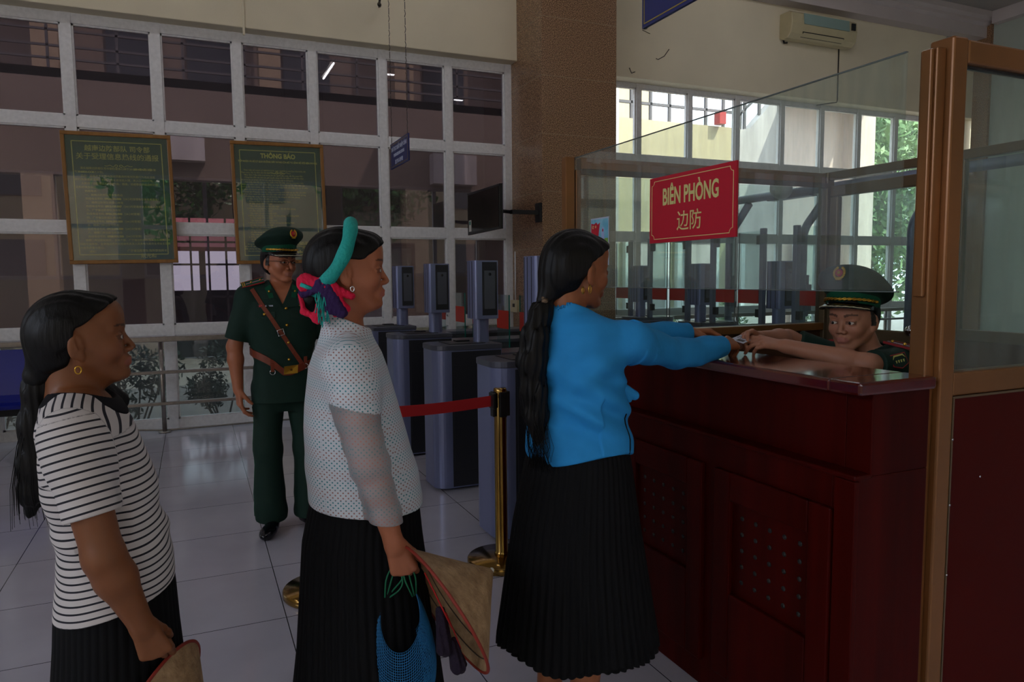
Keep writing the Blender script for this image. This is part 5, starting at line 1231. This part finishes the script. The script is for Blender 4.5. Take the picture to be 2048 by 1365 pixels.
    pts = [(-0.1172, -0.0051, 1.3833), (-0.1376, -0.0068, 1.3474), (-0.1562, -0.0086, 1.2875), (-0.1674, -0.0103, 1.2106), (-0.1637, -0.0103, 1.1337), (-0.16, -0.0154, 1.0567), (-0.1581, -0.0256, 0.9883)]; rr = [.018, .029, .036, .038, .036, .031, .012]
    pt = [('u', _cap(pts[i], pts[i+1], rr[i], rr[i+1]), .02) for i in range(6)]
    pt += [('d', lambda P: .0035*np.sin(P[:, 1]*120+P[:, 2]*38)+.0022*np.sin(P[:, 1]*330+P[:, 2]*19)+.002*np.sin(P[:, 0]*300-P[:, 2]*23), 0)]
    sdf_obj('ponytail', pt, (-.25, -.09, .95), (-.08, .06, 1.41), .003, M['hair'], t)
    ps = []
    for i in range(110):
        a, b_ = rng.uniform(-.026, .02), rng.uniform(-.038, .038); w_ = rng.uniform(-.02, .02)
        ps.append([(-.162+a*.6, -.010+b_*.8, 1.22), (-.165+a, -.010+b_+w_*.5, 1.13), (-.163+a, -.017+b_*1.1-w_*.6, 1.05), (-.160+a*.7, -.025+b_*1.3+w_, .98), (-.158, -.025+b_*1.6-w_, .945-rng.uniform(0, .05))])
    strands('loose_hair', M['hair'], t, ps, .0010)
    hoop(t, (-.026, -.090, 1.416), .0115, ang=30); hoop(t, (-.044, -.082, 1.413), .0095, ang=30)
    return t
# ---------------------------------------------------------------- officers
def star_pts(r, cy=0, cz=0):
    out = []
    for i in range(10):
        q = r if i % 2 == 0 else r*.42; a = R(90+36*i); out.append((cy+q*math.cos(a), cz+q*math.sin(a)))
    return out
def officer_cap(parent, loc, rot, s=1.0):
    c = bpy.data.objects.new('peaked_cap', None); link(c, None)
    ops = [('u', _loft([-.004, .07], [-.098, -.104], [.104, .108], [.083, .088], 2.1), .006),
           ('u', _ell((-.002, 0, .070), (.142, .128, .034), rotm(0, -16)), .03), ('u', _ell((.045, 0, .088), (.092, .105, .052), rotm(0, -8)), .03)]
    crown = sdf_obj('peaked_cap', ops, (-.2, -.17, -.02), (.2, .17, .18), .0035, M['uniform'], parent, it=2)
    crown.location = loc; crown.rotation_euler = rot; crown.scale = (s, s, s); bpy.data.objects.remove(c)
    bd = MB(); n = 48
    vs = []; fs = []
    for i in range(n):
        a = 2*math.pi*i/n
        for z, o in ((.0, .0035), (.044, .0045)):
            vs.append(((.104+o)*math.cos(a)+.002, (.0845+o+.04*z)*math.sin(a), z))
    for i in range(n): j = (i+1) % n; fs.append((2*i, 2*j, 2*j+1, 2*i+1))
    bd.add(vs, fs, True).build('felt_band', M['uniformL'], crown)
    vs = []; fs = []; nn = 24; m_ = 6
    for i in range(nn+1):
        a = R(-78+156*i/nn); ex = math.cos(a*.98)**.75 if math.cos(a*.98) > 0 else 0
        for j in range(m_+1):
            q = j/m_; r_ = q*.058*ex
            vs.append((.104*math.cos(a)+r_*(.92), .0865*math.sin(a)+r_*.35*math.sin(a), .002-.022*q*ex-.008*q*q*ex-.012*abs(math.sin(a))**3*q))
    for i in range(nn):
        for j in range(m_): k = i*(m_+1)+j; fs.append((k, k+1, k+m_+2, k+m_+1))
    v_ = MB().add(vs, fs, True).build('visor', M['shoe'], crown); so = v_.modifiers.new('solidify', 'SOLIDIFY'); so.thickness = .003
    lf = MB()
    for i in range(3, nn-2):
        k = i*(m_+1)+m_; p = Vector(vs[k]); q = Vector(vs[k+m_+1]); lf.tube([p+Vector((-.007, 0, .004+.0012*(i % 2))), q+Vector((-.007, 0, .004+.0012*((i+1) % 2)))], .0024, 6)
    lf.build('visor_trim', M['whitemetal'], crown)
    br = MB()
    for ph in (0, math.pi):
        br.tube([(.1125*math.cos(a)+.004+.0012*math.cos(i*1.2+ph), .0935*math.sin(a), .008+.0035*math.sin(i*1.2+ph)+.006*abs(math.sin(a))) for i, a in enumerate([R(-80+160*i/44) for i in range(45)])], .0036, 6)
    br.build('gold_braid', M['gold'], crown)
    for y in (-1, 1): MB().sphere((.024, y*.093, .014), .006, 6).build('button', M['gold'], crown)
    # badge: wreath, red disc, star, laid on the front of the crown
    bp = probe(ops, (.4, 0, .098), (-1, 0, 0)); x0 = float(bp[0])-.002; cz = .0
    bo = MB()
    for sg in (-1, 1):
        for i in range(8):
            a = R(-80+20*i); bo.sphere((.002, sg*.018*math.cos(a), .021*math.sin(a)), .0056, 5, .5, 1, 1)
    bo.prism([(-.010, -.027), (.010, -.027), (.006, -.016), (-.006, -.016)], 0, -.004, .005)
    bo = bo.build('badge', M['gold'], crown); bo.location = (x0, 0, .098); bo.rotation_euler = (0, R(-6), 0)
    MB().tube([(-.004, 0, 0), (.006, 0, 0)], .0130, 20).build('badge_disc', M['signred'], bo)
    MB().prism(star_pts(.0085), 0, .006, .0075).build('badge_star', M['gold'], bo)
    return crown
M['tassel'] = mat('dark_purple_tassel', '#17061f', .9, bump=.4, bscale=120)
M['whitemetal'] = mat('silver_gilt', '#cfc6a8', .35, .7)
M['piping'] = mat('red_piping', '#8e1f22', .7)
M['epaulette'] = mat('pink_stripe', '#b0748c', .7)
def patch(ops, poly, parent, name, m, d=(-1, 0, 0), x0=.4, th=.003, off=0.0):
    """flat badge laid on the cloth: poly of (y, z), projected along d"""
    pts = [probe(ops, (x0*(-d[0]), y, z), d) for y, z in poly]; dv = np.array(d, float)
    n = len(pts); vs = [tuple(p+dv*.002) for p in pts]+[tuple(p-dv*(th+off)) for p in pts]
    return MB().add(vs, [tuple(range(n))[::-1], tuple(range(n, 2*n))]+[(i, (i+1) % n, n+(i+1) % n, n+i) for i in range(n)]).build(name, m, parent)
def ribbon(ops, pts, parent, name, m, w=.014, th=.004, d=(-1, 0, 0), x0=.4):
    """strap laid over the cloth through (y, z) points"""
    P = [Vector(probe(ops, (x0*(-d[0]), y, z), d)) for y, z in pts]; vs = []; fs = []; D = Vector(d)
    for i, p in enumerate(P):
        t = (P[min(i+1, len(P)-1)]-P[max(i-1, 0)]).normalized(); sdw = t.cross(D).normalized()
        for a, b in ((-1, 0), (1, 0), (1, 1), (-1, 1)): vs.append(p+sdw*a*w-D*(b*th*2-th*.6))
    for i in range(len(P)-1):
        for k in range(4): fs.append((4*i+k, 4*i+(k+1) % 4, 4*i+4+(k+1) % 4, 4*i+4+k))
    n = len(P)*4; fs += [(0, 3, 2, 1), (n-4, n-3, n-2, n-1)]
    return MB().add(vs, fs, False).build(name, m, parent)
def epaulette(parent, a, b, up, w=.027, stars=1):
    a, b, up = Vector(a), Vector(b), Vector(up); d = (b-a); L = d.length; d.normalize(); s = up.cross(d).normalized(); up = d.cross(s)
    def bx(l0, l1, w0, w1, h0, h1): return [a+d*l+s*ww+up*h for h in (h0, h1) for l, ww in ((l0, w0), (l1, w0), (l1, w1), (l0, w1))]
    e = MB().add(bx(0, L, -w, w, 0, .007), FB).build('shoulder_board', M['uniformL'], parent, .002)
    MB().add(bx(0, L, -w-.0015, -w+.001, .001, .009), FB).add(bx(0, L, w-.001, w+.0015, .001, .009), FB).build('piping', M['piping'], e)
    MB().add(bx(.0, L-.025, -.003, .003, .007, .0082), FB).build('stripe', M['epaulette'], e)
    for l in (.006, .016): MB().add(bx(L-l-.005, L-l, -w, w, .007, .0085), FB).build('rank_bar', M['gold'], e)
    for l in (.018, L*.55): q = a+d*l+up*.010; MB().sphere(q, .006, 6).build('star_button', M['gold'], e)
    return e
def standing_officer():
    root = (.465, 4.35, 0); rz = R(-92); t = empty('person', root, rz, 'standing officer in dark green uniform with peaked cap, glasses and brown belt', 'person', None)
    H = (.015, -.002, 1.550); Rm = rotm(30, 2, 0); s = 1.03; T = lambda f: _tf(f, H, Rm, s)
    zz = [1.455, 1.425, 1.385, 1.33, 1.22, 1.10, .97, .90, .83, .745]
    xb = [-.07, -.09, -.112, -.122, -.125, -.115, -.108, -.112, -.12, -.125]; xf = [.03, .05, .078, .098, .118, .116, .112, .115, .118, .122]; w = [.065, .11, .17, .205, .200, .180, .163, .170, .180, .190]
    sh = _loft(zz, xb, xf, w, 2.5)
    RS, RE, RW = (-.005, -.180, 1.355), (-.012, -.262, 1.075), (.030, -.252, .835); LS, LE, LW = (-.005, .180, 1.355), (-.02, .262, 1.08), (.02, .255, .84)
    ops = [('u', lambda P: np.maximum(sh(P)+.012, .82-P[:, 2]), .01), ('u', _cap((-.03, 0, 1.36), (-.024, 0, 1.49), .060, .054), .015)]
    ops += arm_ops(RS, RE, RW, .048, .041, .028)+arm_ops(LS, LE, LW, .048, .041, .028)
    cv = [(18, 25, 15), (22, 28, 18), (28, 30, 20), (34, 32, 20)]
    ops += hand_ops(RW, (.15, .08, -.98), (.25, -.95, 0), 1.02, curls=cv, thumb=30, side=1, tang=28)+hand_ops(LW, (.15, -.08, -.98), (.25, .95, 0), 1.02, curls=cv, thumb=30, side=-1, tang=28)
    ops += [('u', _cap((0, -.09, .83), (.0, -.10, .10), .06, .04), .03), ('u', _cap((0, .09, .83), (0, .11, .10), .06, .04), .03)]
    ops += head_ops(H, Rm, s, jaw=1.08, nose=1.08, brow=1.1, fat=1.05)
    sdf_obj('body', ops, (-.2, -.33, .0), (.2, .33, 1.70), .003, M['skin'], t, head_col(H, Rm, s, SK2, 1.25, (.30, .12, .10), True))
    eyes(H, Rm, s, t, 10)
    hr = hair_cap(T, s, [(-.012, .030, .075, .050), (-.045, -.055, -.004, .034)]); sdf_obj('hair', hr, (-.14, -.11, 1.46), (.13, .11, 1.68), .003, M['hair'], t)
    capl = np.array(H)+np.array(Rm)@np.array((-.006, 0, .054))*s
    officer_cap(t, capl, (R(0), R(0), R(30)), 1.0)
    rip = wig(.0022, 13, 31)
    j = [('u', sh, .01)]
    for S_, E_ in ((RS, RE), (LS, LE)):
        S2, E2 = np.array(S_), np.array(E_); sg = np.sign(S_[1])
        j += [('u', _cap((-.005, sg*.13, 1.375), S2, .052, .066), .04), ('u', _cap(S2, S2+(E2-S2)*1.0, .066, .062), .03)]
    def cut(P):
        d = np.full(len(P), -1.0)
        for S_, E_ in ((RS, RE), (LS, LE)):
            S2, E2 = np.array(S_), np.array(E_); n = (E2-S2)/np.linalg.norm(E2-S2); c = S2+(E2-S2)*.86
            near = (np.linalg.norm(P-c, axis=1) < .125) & (P[:, 1]*np.sign(S_[1]) > .185); d = np.where(near, np.maximum(d, (P-c)@n), d)
        return d
    j += [('d', lambda P: rip(P)+.003*np.sin(P[:, 2]*70+P[:, 1]*30)*np.exp(-((P[:, 2]-1.02)/.07)**2), 0),
          ('s', lambda P: np.maximum(np.abs(P[:, 1]-.0)-.48*(P[:, 2]-1.312), .0-P[:, 0]), .003), ('s', _cap((-.02, 0, 1.38), (-.01, 0, 1.52), .070, .066), .004),
          ('i', cut, .003), ('i', _half((0, 0, .752), (0, 0, -1)), .003)]
    sdf_obj('uniform_tunic', j, (-.2, -.34, .72), (.2, .34, 1.47), .0033, M['uniform'], t)
    Y = lambda px: (px-559)*.00275
    Z = lambda py: 1.432-(py-566)*.00275
    # collar lapels
    for sg in (-1, 1):
        patch(j, [(sg*.060, 1.425), (sg*.092, 1.405), (sg*.070, 1.345), (sg*.048, 1.352)], t, 'collar_tab', M['uniformL'], th=.006)
        pp = probe(j, (.4, sg*.070, 1.385), (-1, 0, 0)); MB().sphere(tuple(pp+(.006, 0, 0)), .006, 5, .5).build('collar_pin', M['gold'], t)
        patch(j, [(sg*.048, 1.350), (sg*.108, 1.345), (sg*.085, 1.300), (sg*.004, 1.292)], t, 'lapel', M['uniform'], th=.007)
        patch(j, [(sg*.150, 1.275), (sg*.045, 1.270), (sg*.045, 1.240), (sg*.098, 1.228), (sg*.150, 1.245)], t, 'pocket_flap', M['uniform'], th=.006)
    bb = [(565, 618), (565, 652), (567, 688), (567, 723), (522.5, 629), (604, 629.5)]
    for (px, py) in bb:
        pp = probe(j, (.4, Y(px), Z(py)), (-1, 0, 0)); e = MB().lathe([(0, .010), (.006, .0085), (.0085, .004), (.009, -.002)], n=14).build('uniform_button', M['gold'], t); e.location = pp; e.rotation_euler = (0, R(90), 0)
    def rect(cx, cz, w_, h_): return [(cx-w_, cz-h_), (cx+w_, cz-h_), (cx+w_, cz+h_), (cx-w_, cz+h_)]
    nm = patch(j, rect(Y(524.5), Z(612), .040, .0095), t, 'name_tag', M['shoe'], th=.0045)
    patch(j, rect(Y(516), Z(612), .008, .006), nm, 'tag_flag', M['signred'], th=.0055)
    for i in range(6): patch(j, rect(Y(526)+.007*i, Z(612), .0022, .004), nm, 'tag_letter', M['signwhite'], th=.0055)
    bg = patch(j, [(Y(583), Z(610)), (Y(590), Z(613)), (Y(598), Z(615)), (Y(606), Z(613)), (Y(613), Z(610)), (Y(606), Z(609)), (Y(598), Z(606)), (Y(590), Z(609))], t, 'chest_badge', M['gold'], th=.005)
    patch(j, [(Y(598)+.010*math.cos(a), Z(609.5)+.010*math.sin(a)) for a in [i*.7 for i in range(9)]], bg, 'badge_disc', M['signred'], th=.007)
    patch(j, star_pts(.006, Y(598), Z(609.5)), bg, 'badge_star', M['gold'], th=.008)
    for sg in (-1, 1): epaulette(t, (.016, sg*.092, 1.447), (.014, sg*.212, 1.414), (.55, sg*.3, 1))
    # belt, buckle, cross strap
    vs = []; fs = []; n = 72
    def bz(y): return .932+.13*max(0, -y-.02)/.17+.05*max(0, y-.05)/.14
    for i in range(n):
        a = 2*math.pi*i/n; d = np.array((-math.cos(a), -math.sin(a), 0)); y_ = .17*math.sin(a); z_ = bz(y_)+(.03 if math.cos(a) < 0 else 0)*abs(math.cos(a))
        p = probe(j, (.30*math.cos(a), .30*math.sin(a), z_), d, .6)
        if abs(p[1]) > .205: p[1] = math.copysign(.19, p[1])
        for dz, o in ((-.021, 0), (.021, 0), (.021, .006), (-.021, .006)): vs.append(tuple(p-d*(o+.001)+np.array((0, 0, dz))))
    for i in range(n):
        k = (i+1) % n
        for q in range(4): fs.append((4*i+q, 4*i+(q+1) % 4, 4*k+(q+1) % 4, 4*k+q))
    blt = MB().add(vs, fs, False).build('leather_belt', M['leather'], t)
    cy = Y(570.5); bk = patch(j, [(cy-.042, .918), (cy+.034, .922), (cy+.038, .968), (cy-.038, .962)], t, 'buckle', M['gold'], th=.013)
    patch(j, star_pts(.010, cy, .943), bk, 'buckle_star', M['brass'], th=.0145)
    for px, py in ((534, 744), (600, 735)):
        pp = probe(j, (.4, Y(px), Z(py)+.012), (-1, 0, 0)); MB().tube([(pp[0]+.006, pp[1]+.014*math.cos(a), pp[2]-.022+.014*math.sin(a)) for a in [i*.4488 for i in range(14)]], .0022, 6, True).build('belt_ring', M['chrome'], blt)
        ribbon(j, [(Y(px), Z(py)+.045), (Y(px), Z(py)), (Y(px), Z(py)-.008)], blt, 'belt_loop', M['leather'], w=.009, th=.006)
    st = [(-.160, 1.400), (-.135, 1.355), (-.105, 1.30), (-.065, 1.235), (-.03, 1.175), (.01, 1.11), (.05, 1.04), (.085, .985), (.105, .945)]
    xs = ribbon(j, st, t, 'shoulder_strap', M['leather'], w=.0115, th=.004)
    bp = probe(j, (.4, -.018, 1.155), (-1, 0, 0)); MB().tube([tuple(bp+(.012, dy, dz)) for dy, dz in ((-.02, .012), (.012, .022), (.02, -.010), (-.012, -.020))], .0022, 5, True).build('strap_buckle', M['chrome'], xs)
    patch(j, [(.200, 1.30), (.235, 1.285), (.240, 1.235), (.205, 1.24)], t, 'sleeve_patch', M['gold'], th=.002)
    # trousers
    tr = [('u', _loft([.96, .86, .76, .70], [-.095, -.11, -.115, -.09], [.095, .10, .10, .08], [.155, .168, .172, .16], 2.4), .03)]
    for A in (((0, -.090, .82), (.012, -.102, .47), (0, -.102, .055)), ((0, .090, .82), (.012, .112, .47), (-.015, .125, .055))):
        tr += [('u', _cap(A[0], A[1], .092, .076), .02), ('u', _cap(A[1], A[2], .076, .092), .03)]
    r2 = wig(.0035, 13, 77)
    tr += [('d', lambda P: r2(P)+.0030*np.sin(P[:, 2]*48+P[:, 1]*35)*np.exp(-((P[:, 2]-.14)/.10)**2), 0), ('i', _half((0, 0, .062), (-.12, 0, -1)), .004)]
    sdf_obj('trousers', tr, (-.16, -.24, .0), (.16, .25, 1.0), .0038, M['uniform'], t)
    for A, B, sg in (((-.0, -.180, .80), (.0, -.192, .10), -1),):
        pp = [tuple(probe(tr, (.01, sg*.4, z), (0, -sg, 0))) for z in np.linspace(.73, .09, 16)]; MB().tube(pp, .0028, 5).build('side_stripe', M['uniformL'], t)
    shoe_mesh(t, .085, -.108, R(-18)); shoe_mesh(t, .035, .130, R(38))
    # glasses
    g = MB(); Q = lambda x, y, z: tuple(np.array(H)+np.array(Rm)@np.array((x, y, z))*s)
    for sg in (-1, 1):
        rim = [Q(.0985-.010*abs(math.cos(a))*(1 if sg*math.cos(a) > 0 else .2), sg*.033+.0225*math.cos(a), -.002+.0145*math.sin(a)) for a in [2*math.pi*i/24 for i in range(24)]]
        g.tube(rim, .0011, 5, True); g.tube([Q(.088, sg*.055, .004), Q(.070, sg*.073, .006), Q(-.005, sg*.080, .006), Q(-.02, sg*.080, -.004)], .0015, 6)
    g.tube([Q(.0985, -.0105, 0), Q(.1025, 0, .003), Q(.0985, .0105, 0)], .0012, 5)
    g.build('spectacles', M['shoe'], t)
    return t
def seated_officer():
    root = (2.40, 1.86, 0); rz = R(178); t = empty('person', root, rz, 'seated officer in green uniform and peaked cap taking a card across the counter', 'person', None)
    L = lambda *p: w2l(root, rz, p)
    H = L(2.128, 1.858, 1.290); Rm = rotm(20, 4, 0); s = .945; T = lambda f: _tf(f, H, Rm, s); hx, hy, hz = H
    zz = [1.205, 1.18, 1.145, 1.10, 1.00, .86, .70, .52]
    xb = [.112, .086, .052, .026, -.02, -.07, -.11, -.13]; xf = [.224, .25, .267, .267, .24, .19, .145, .12]; w = [.062, .105, .160, .178, .180, .170, .165, .17]
    sh = _loft(zz, xb, xf, w, 2.4)
    LS, LE, LW = L(2.205, 1.735, 1.140), L(2.040, 1.715, 1.152), L(1.872, 1.905, 1.204); RS, RE, RW = L(2.230, 2.010, 1.135), L(2.075, 2.105, 1.205), L(1.885, 2.058, 1.222)
    ops = [('u', lambda P: np.maximum(sh(P)+.012, .60-P[:, 2]), .01), ('u', _cap((.165, 0, 1.13), (hx-.038, hy, hz-.055), .055, .050), .015)]
    ops += arm_ops(LS, LE, LW, .041, .035, .025)+arm_ops(RS, RE, RW, .041, .035, .025)
    xl = np.array(L(1.768, 1.990, 1.226))-np.array(LW); xr = np.array(L(1.785, 2.030, 1.245))-np.array(RW)
    ops += hand_ops(LW, xl, (0, .55, .85), .90, curls=[(8, 26, 14), (16, 30, 16), (24, 34, 20), (32, 38, 22)], thumb=30, side=-1, tang=30, tspread=.6)
    ops += hand_ops(RW, xr, (0, -.45, .88), .90, curls=[(20, 32, 20), (32, 44, 26), (42, 50, 30), (50, 52, 30)], thumb=32, side=1, tang=30, tspread=.6)
    for y in (-.10, .10): ops += [('u', _cap((-.02, y, .60), (.36, y*1.1, .62), .075, .06), .03), ('u', _cap((.36, y*1.1, .60), (.33, y*1.1, .09), .052, .036), .02)]
    ops += head_ops(H, Rm, s, jaw=1.1, nose=1.0, brow=1.1, fat=1.06)
    sdf_obj('body', ops, (-.2, -.32, .03), (.76, .34, 1.42), .003, M['skin'], t, head_col(H, Rm, s, SK4, 1.05, (.36, .12, .11), True))
    eyes(H, Rm, s, t, -14)
    hr = hair_cap(T, s, [(-.012, .030, .075, .050), (-.045, -.055, -.004, .034)]); sdf_obj('hair', hr, (hx-.17, hy-.12, hz-.1), (hx+.13, hy+.12, hz+.15), .003, M['hair'], t)
    officer_cap(t, np.array(H)+np.array(Rm)@np.array((-.008, 0, .050))*s, (0, R(-11), R(20)), .955)
    j = [('u', sh, .01)]
    for S_, E_ in ((LS, LE), (RS, RE)):
        S2, E2 = np.array(S_), np.array(E_); sg = np.sign(S_[1]); j += [('u', _cap((.165, sg*.105, 1.150), S2, .044, .054), .035), ('u', _cap(S2, E2, .054, .050), .025)]
    def cut(P):
        d = np.full(len(P), -1.0)
        for S_, E_ in ((LS, LE), (RS, RE)):
            S2, E2 = np.array(S_), np.array(E_); n = (E2-S2)/np.linalg.norm(E2-S2); c = S2+(E2-S2)*.80
            near = (np.linalg.norm(P-c, axis=1) < .16) & (P[:, 1]*np.sign(S_[1]) > .10) & (P[:, 0] > .25); d = np.where(near, np.maximum(d, (P-c)@n), d)
        return d
    rip = wig(.002, 14, 41)
    j += [('d', rip, 0), ('s', lambda P: np.maximum(np.abs(P[:, 1])-.55*(P[:, 2]-1.075), .20-P[:, 0]), .003), ('s', _cap((.165, 0, 1.13), (hx-.03, hy, hz), .064, .060), .004), ('i', cut, .003), ('i', _half((0, 0, .53), (0, 0, -1)), .003)]
    sdf_obj('uniform_tunic', j, (-.2, -.32, .49), (.52, .32, 1.24), .0035, M['uniform'], t)
    epaulette(t, (.165, .070, 1.208), (.16, .190, 1.192), (0, .15, 1), .023); epaulette(t, (.165, -.070, 1.208), (.16, -.190, 1.192), (0, -.15, 1), .023)
    for sg in (-1, 1): patch(j, [(sg*.058, 1.195), (sg*.083, 1.186), (sg*.074, 1.143), (sg*.044, 1.138)], t, 'collar_tab', M['uniformL'], x0=.6, th=.006)
    # sleeve badge on the near arm
    c = np.array(LS)*.62+np.array(LE)*.38
    q = probe(j, c+np.array((0.0, .3, .12)), (0, -.3, -.12)); nrm = Vector((0, .93, .37)).normalized(); e = Vector((1, 0, -.15)).normalized(); u_ = nrm.cross(e)
    def bpoly(name, pts, m, h): 
        P_ = [Vector(q)+e*a+u_*b for a, b in pts]; n = len(P_); return MB().add([p-nrm*.004 for p in P_]+[p+nrm*h for p in P_], [tuple(range(n))[::-1], tuple(range(n, 2*n))]+[(i, (i+1) % n, n+(i+1) % n, n+i) for i in range(n)]).build(name, m, t)
    bpoly('sleeve_badge', [(-.034, -.022), (.034, -.022), (.034, .018), (0, .030), (-.034, .018)], M['piping'], .0035)
    bpoly('badge_field', [(-.031, -.019), (.031, -.019), (.031, .016), (0, .027), (-.031, .016)], M['uniform'], .0045)
    bpoly('badge_laurel', [(-.028, -.004), (-.018, -.013), (.018, -.013), (.028, -.004), (.020, -.018), (-.020, -.018)], M['yellowB'], .0055)
    for i in range(4): bpoly('badge_letter', [(-.020+.011*i, .0), (-.014+.011*i, .0), (-.014+.011*i, .009), (-.017+.011*i, .009)], M['yellowB'], .0055)
    tr = []
    for y in (-.10, .10): tr += [('u', _cap((-.03, y, .60), (.36, y*1.1, .63), .095, .075), .03), ('u', _cap((.36, y*1.1, .62), (.33, y*1.1, .09), .07, .075), .02)]
    sdf_obj('trousers', tr, (-.18, -.24, .0), (.48, .24, .76), .006, M['uniform'], t)
    shoe_mesh(t, .37, -.11, 0); shoe_mesh(t, .37, .11, 0)
    ch = empty('office_stool', (2.42, 1.86, 0), 0, 'black padded stool under the seated officer inside the booth', 'stool')
    MB().lathe([(0, .43), (.17, .43), (.20, .45), (.20, .49), (.17, .505), (0, .505)], n=28).build('seat', M['blackp'], ch)
    MB().tube([(0, 0, .04), (0, 0, .43)], .025, 12).build('pole', M['chrome'], ch)
    MB().lathe([(0, 0), (.20, 0), (.20, .012), (.03, .045), (0, .045)], n=28).build('base', M['blackp'], ch)
    return t
# ---------------------------------------------------------------- things held
def conical_hat(center, apex_dir, r, h, spin, label, ribbons=True):
    t = empty('conical_hat', center, 0, label, 'hat', 'conical palm-leaf hats carried in hand')
    t.rotation_euler = (Vector(apex_dir).normalized().to_track_quat('Z', 'Y') @ __import__('mathutils').Quaternion((0, 0, 1), spin)).to_euler()
    MB().lathe([(r, 0), (r*.66, h*.345), (r*.33, h*.68), (.006, h), (.0, h+.001)], n=64).lathe([(r-.003, 0), (r*.64, h*.33), (r*.31, h*.66), (0, h-.006)], n=64).build('cone', M['straw'], t)
    MB().tube([(r*math.cos(a), r*math.sin(a), 0) for a in [2*math.pi*i/64 for i in range(64)]], .0042, 8, True).build('rim', M['strawrim'], t)
    MB().sphere((0, 0, h-.002), .008, 6).build('tip', M['whitep'], t)
    ri = MB()
    for k in range(1, 7): q = k/7; ri.tube([(r*q*math.cos(a), r*q*math.sin(a), h*(1-q)*1.0-.006) for a in [2*math.pi*i/48 for i in range(48)]], .0016, 5, True)
    ri.build('inner_hoops', M['bark'], t)
    return t
def held_things():
    ad = Vector((.84*.916+.50*.40, -.84*.402+.50*.916, .47))
    c = Vector((.560, 1.742, .592))
    h = conical_hat(c, ad, .192, .165, 0, 'conical palm-leaf hat with red rim and purple tassels, held beside the net bag')
    inv = h.matrix_basis.inverted()
    # world-space helpers for ribbons
    def Lp(p): return tuple((Matrix.Translation(h.location) @ h.rotation_euler.to_matrix().to_4x4()).inverted() @ Vector(p))
    rb = MB().tube([Lp((.512, 1.735, .70)), Lp((.530, 1.715, .655)), Lp((.552, 1.70, .60)), Lp((.572, 1.70, .555))], .0065, 6, sq=.3)
    rb.tube([Lp((.556, 1.70, .60)), Lp((.575, 1.70, .55)), Lp((.592, 1.695, .50))], .0045, 6, sq=.3)
    rb.build('chin_ribbon', M['ribbon'], h)
    for (a, b) in (((.545, 1.715, .600), (.552, 1.705, .505)), ((.575, 1.705, .515), (.585, 1.695, .455))):
        o_ = [('u', _cap(a, b, .012, .021), .01), ('d', lambda P: .0025*np.sin(P[:, 0]*350+P[:, 1]*200), 0)]
        e = sdf_obj('tassel', o_, tuple(np.minimum(a, b)-.03), tuple(np.maximum(a, b)+.03), .003, M['tassel'], h)
        e.matrix_parent_inverse = (Matrix.Translation(h.location) @ h.rotation_euler.to_matrix().to_4x4()).inverted()
    conical_hat(Vector((-.135, 1.86, .40)), (.80, -.45, -.35), .19, .16, 0, 'conical palm-leaf hat held low by the woman in the striped shirt')
    # net bag
    b = empty('net_bag', (.462, 1.79, .36), 0, 'blue net bag with green cord handles hanging beside the conical hat', 'bag', None)
    V = []; F = []; nu, nv = 96, 34
    ru = Vector((.93, -.36, 0)); rv = Vector((.36, .93, 0))
    for j in range(nv+1):
        q = j/nv
        for i in range(nu):
            a = 2*math.pi*i/nu; top = .135+.135*abs(math.cos(a))**2.2+.0*math.sin(a); z = top*(1-q)+(-.10)*q
            wz = .040+.050*math.sin(math.pi*min(1, max(0, (.27-z)/.40)))**.8 if z < .27 else .04
            rad = wz*(1-q**6)**.5
            V.append(tuple(ru*(rad*math.cos(a))+rv*(rad*.55*math.sin(a))+Vector((0, 0, z))))
    for j in range(nv):
        for i in range(nu): k = (i+1) % nu; F.append((j*nu+i, j*nu+k, (j+1)*nu+k, (j+1)*nu+i))
    nb = MB().add(V, F, True).build('net', M['net'], b); wf = nb.modifiers.new('wire', 'WIREFRAME'); wf.thickness = .0026; wf.use_even_offset = False
    hd = MB()
    for sg, n in ((-1, 3), (1, 3)):
        for k in range(n):
            p0 = ru*(sg*.036+.004*(k-1))+rv*(.006*(k-1))+Vector((0, 0, .265)); hand = ru*(.010*sg+.004*k)+Vector((0, 0, .365))
            mid = (p0+hand)/2+ru*(.012*(k-1)+(.016 if (sg < 0 and k == 2) else 0))
            hd.tube(arc([p0, mid, hand], .02, 5), .0022, 6)
    hd.tube([tuple(ru*x+Vector((0, 0, .365+.006*math.cos(x*60)))) for x in np.linspace(-.022, .03, 8)], .0055, 8)
    hd.tube(arc([ru*-.03+Vector((0, 0, .262)), ru*.012+Vector((0, 0, .29)), ru*-.004+Vector((0, 0, .35))], .03, 6), .0022, 6)
    hd.build('handle', M['cord'], b)
    # the document passed over
    d = empty('identity_card', (1.765, 2.005, 1.225), R(20), 'small pale card passed between two pairs of hands over the counter', 'card')
    MB().box(-.040, .040, -.027, .027, .0, .003).build('card', M['signwhite'], d, .001)
    MB().box(-.030, -.010, -.020, .006, .003, .0034).build('photo_patch', M['extrail'], d)
    MB().box(.0, .034, -.004, -.001, .003, .0034).box(.0, .034, .006, .009, .003, .0034).box(.0, .028, .016, .019, .003, .0034).build('print_lines', M['extrail'], d)
    d.rotation_euler = (R(12), R(-8), R(20))
striped_woman(); dotted_woman(); blue_woman(); standing_officer(); seated_officer(); held_things()
flush_texts()
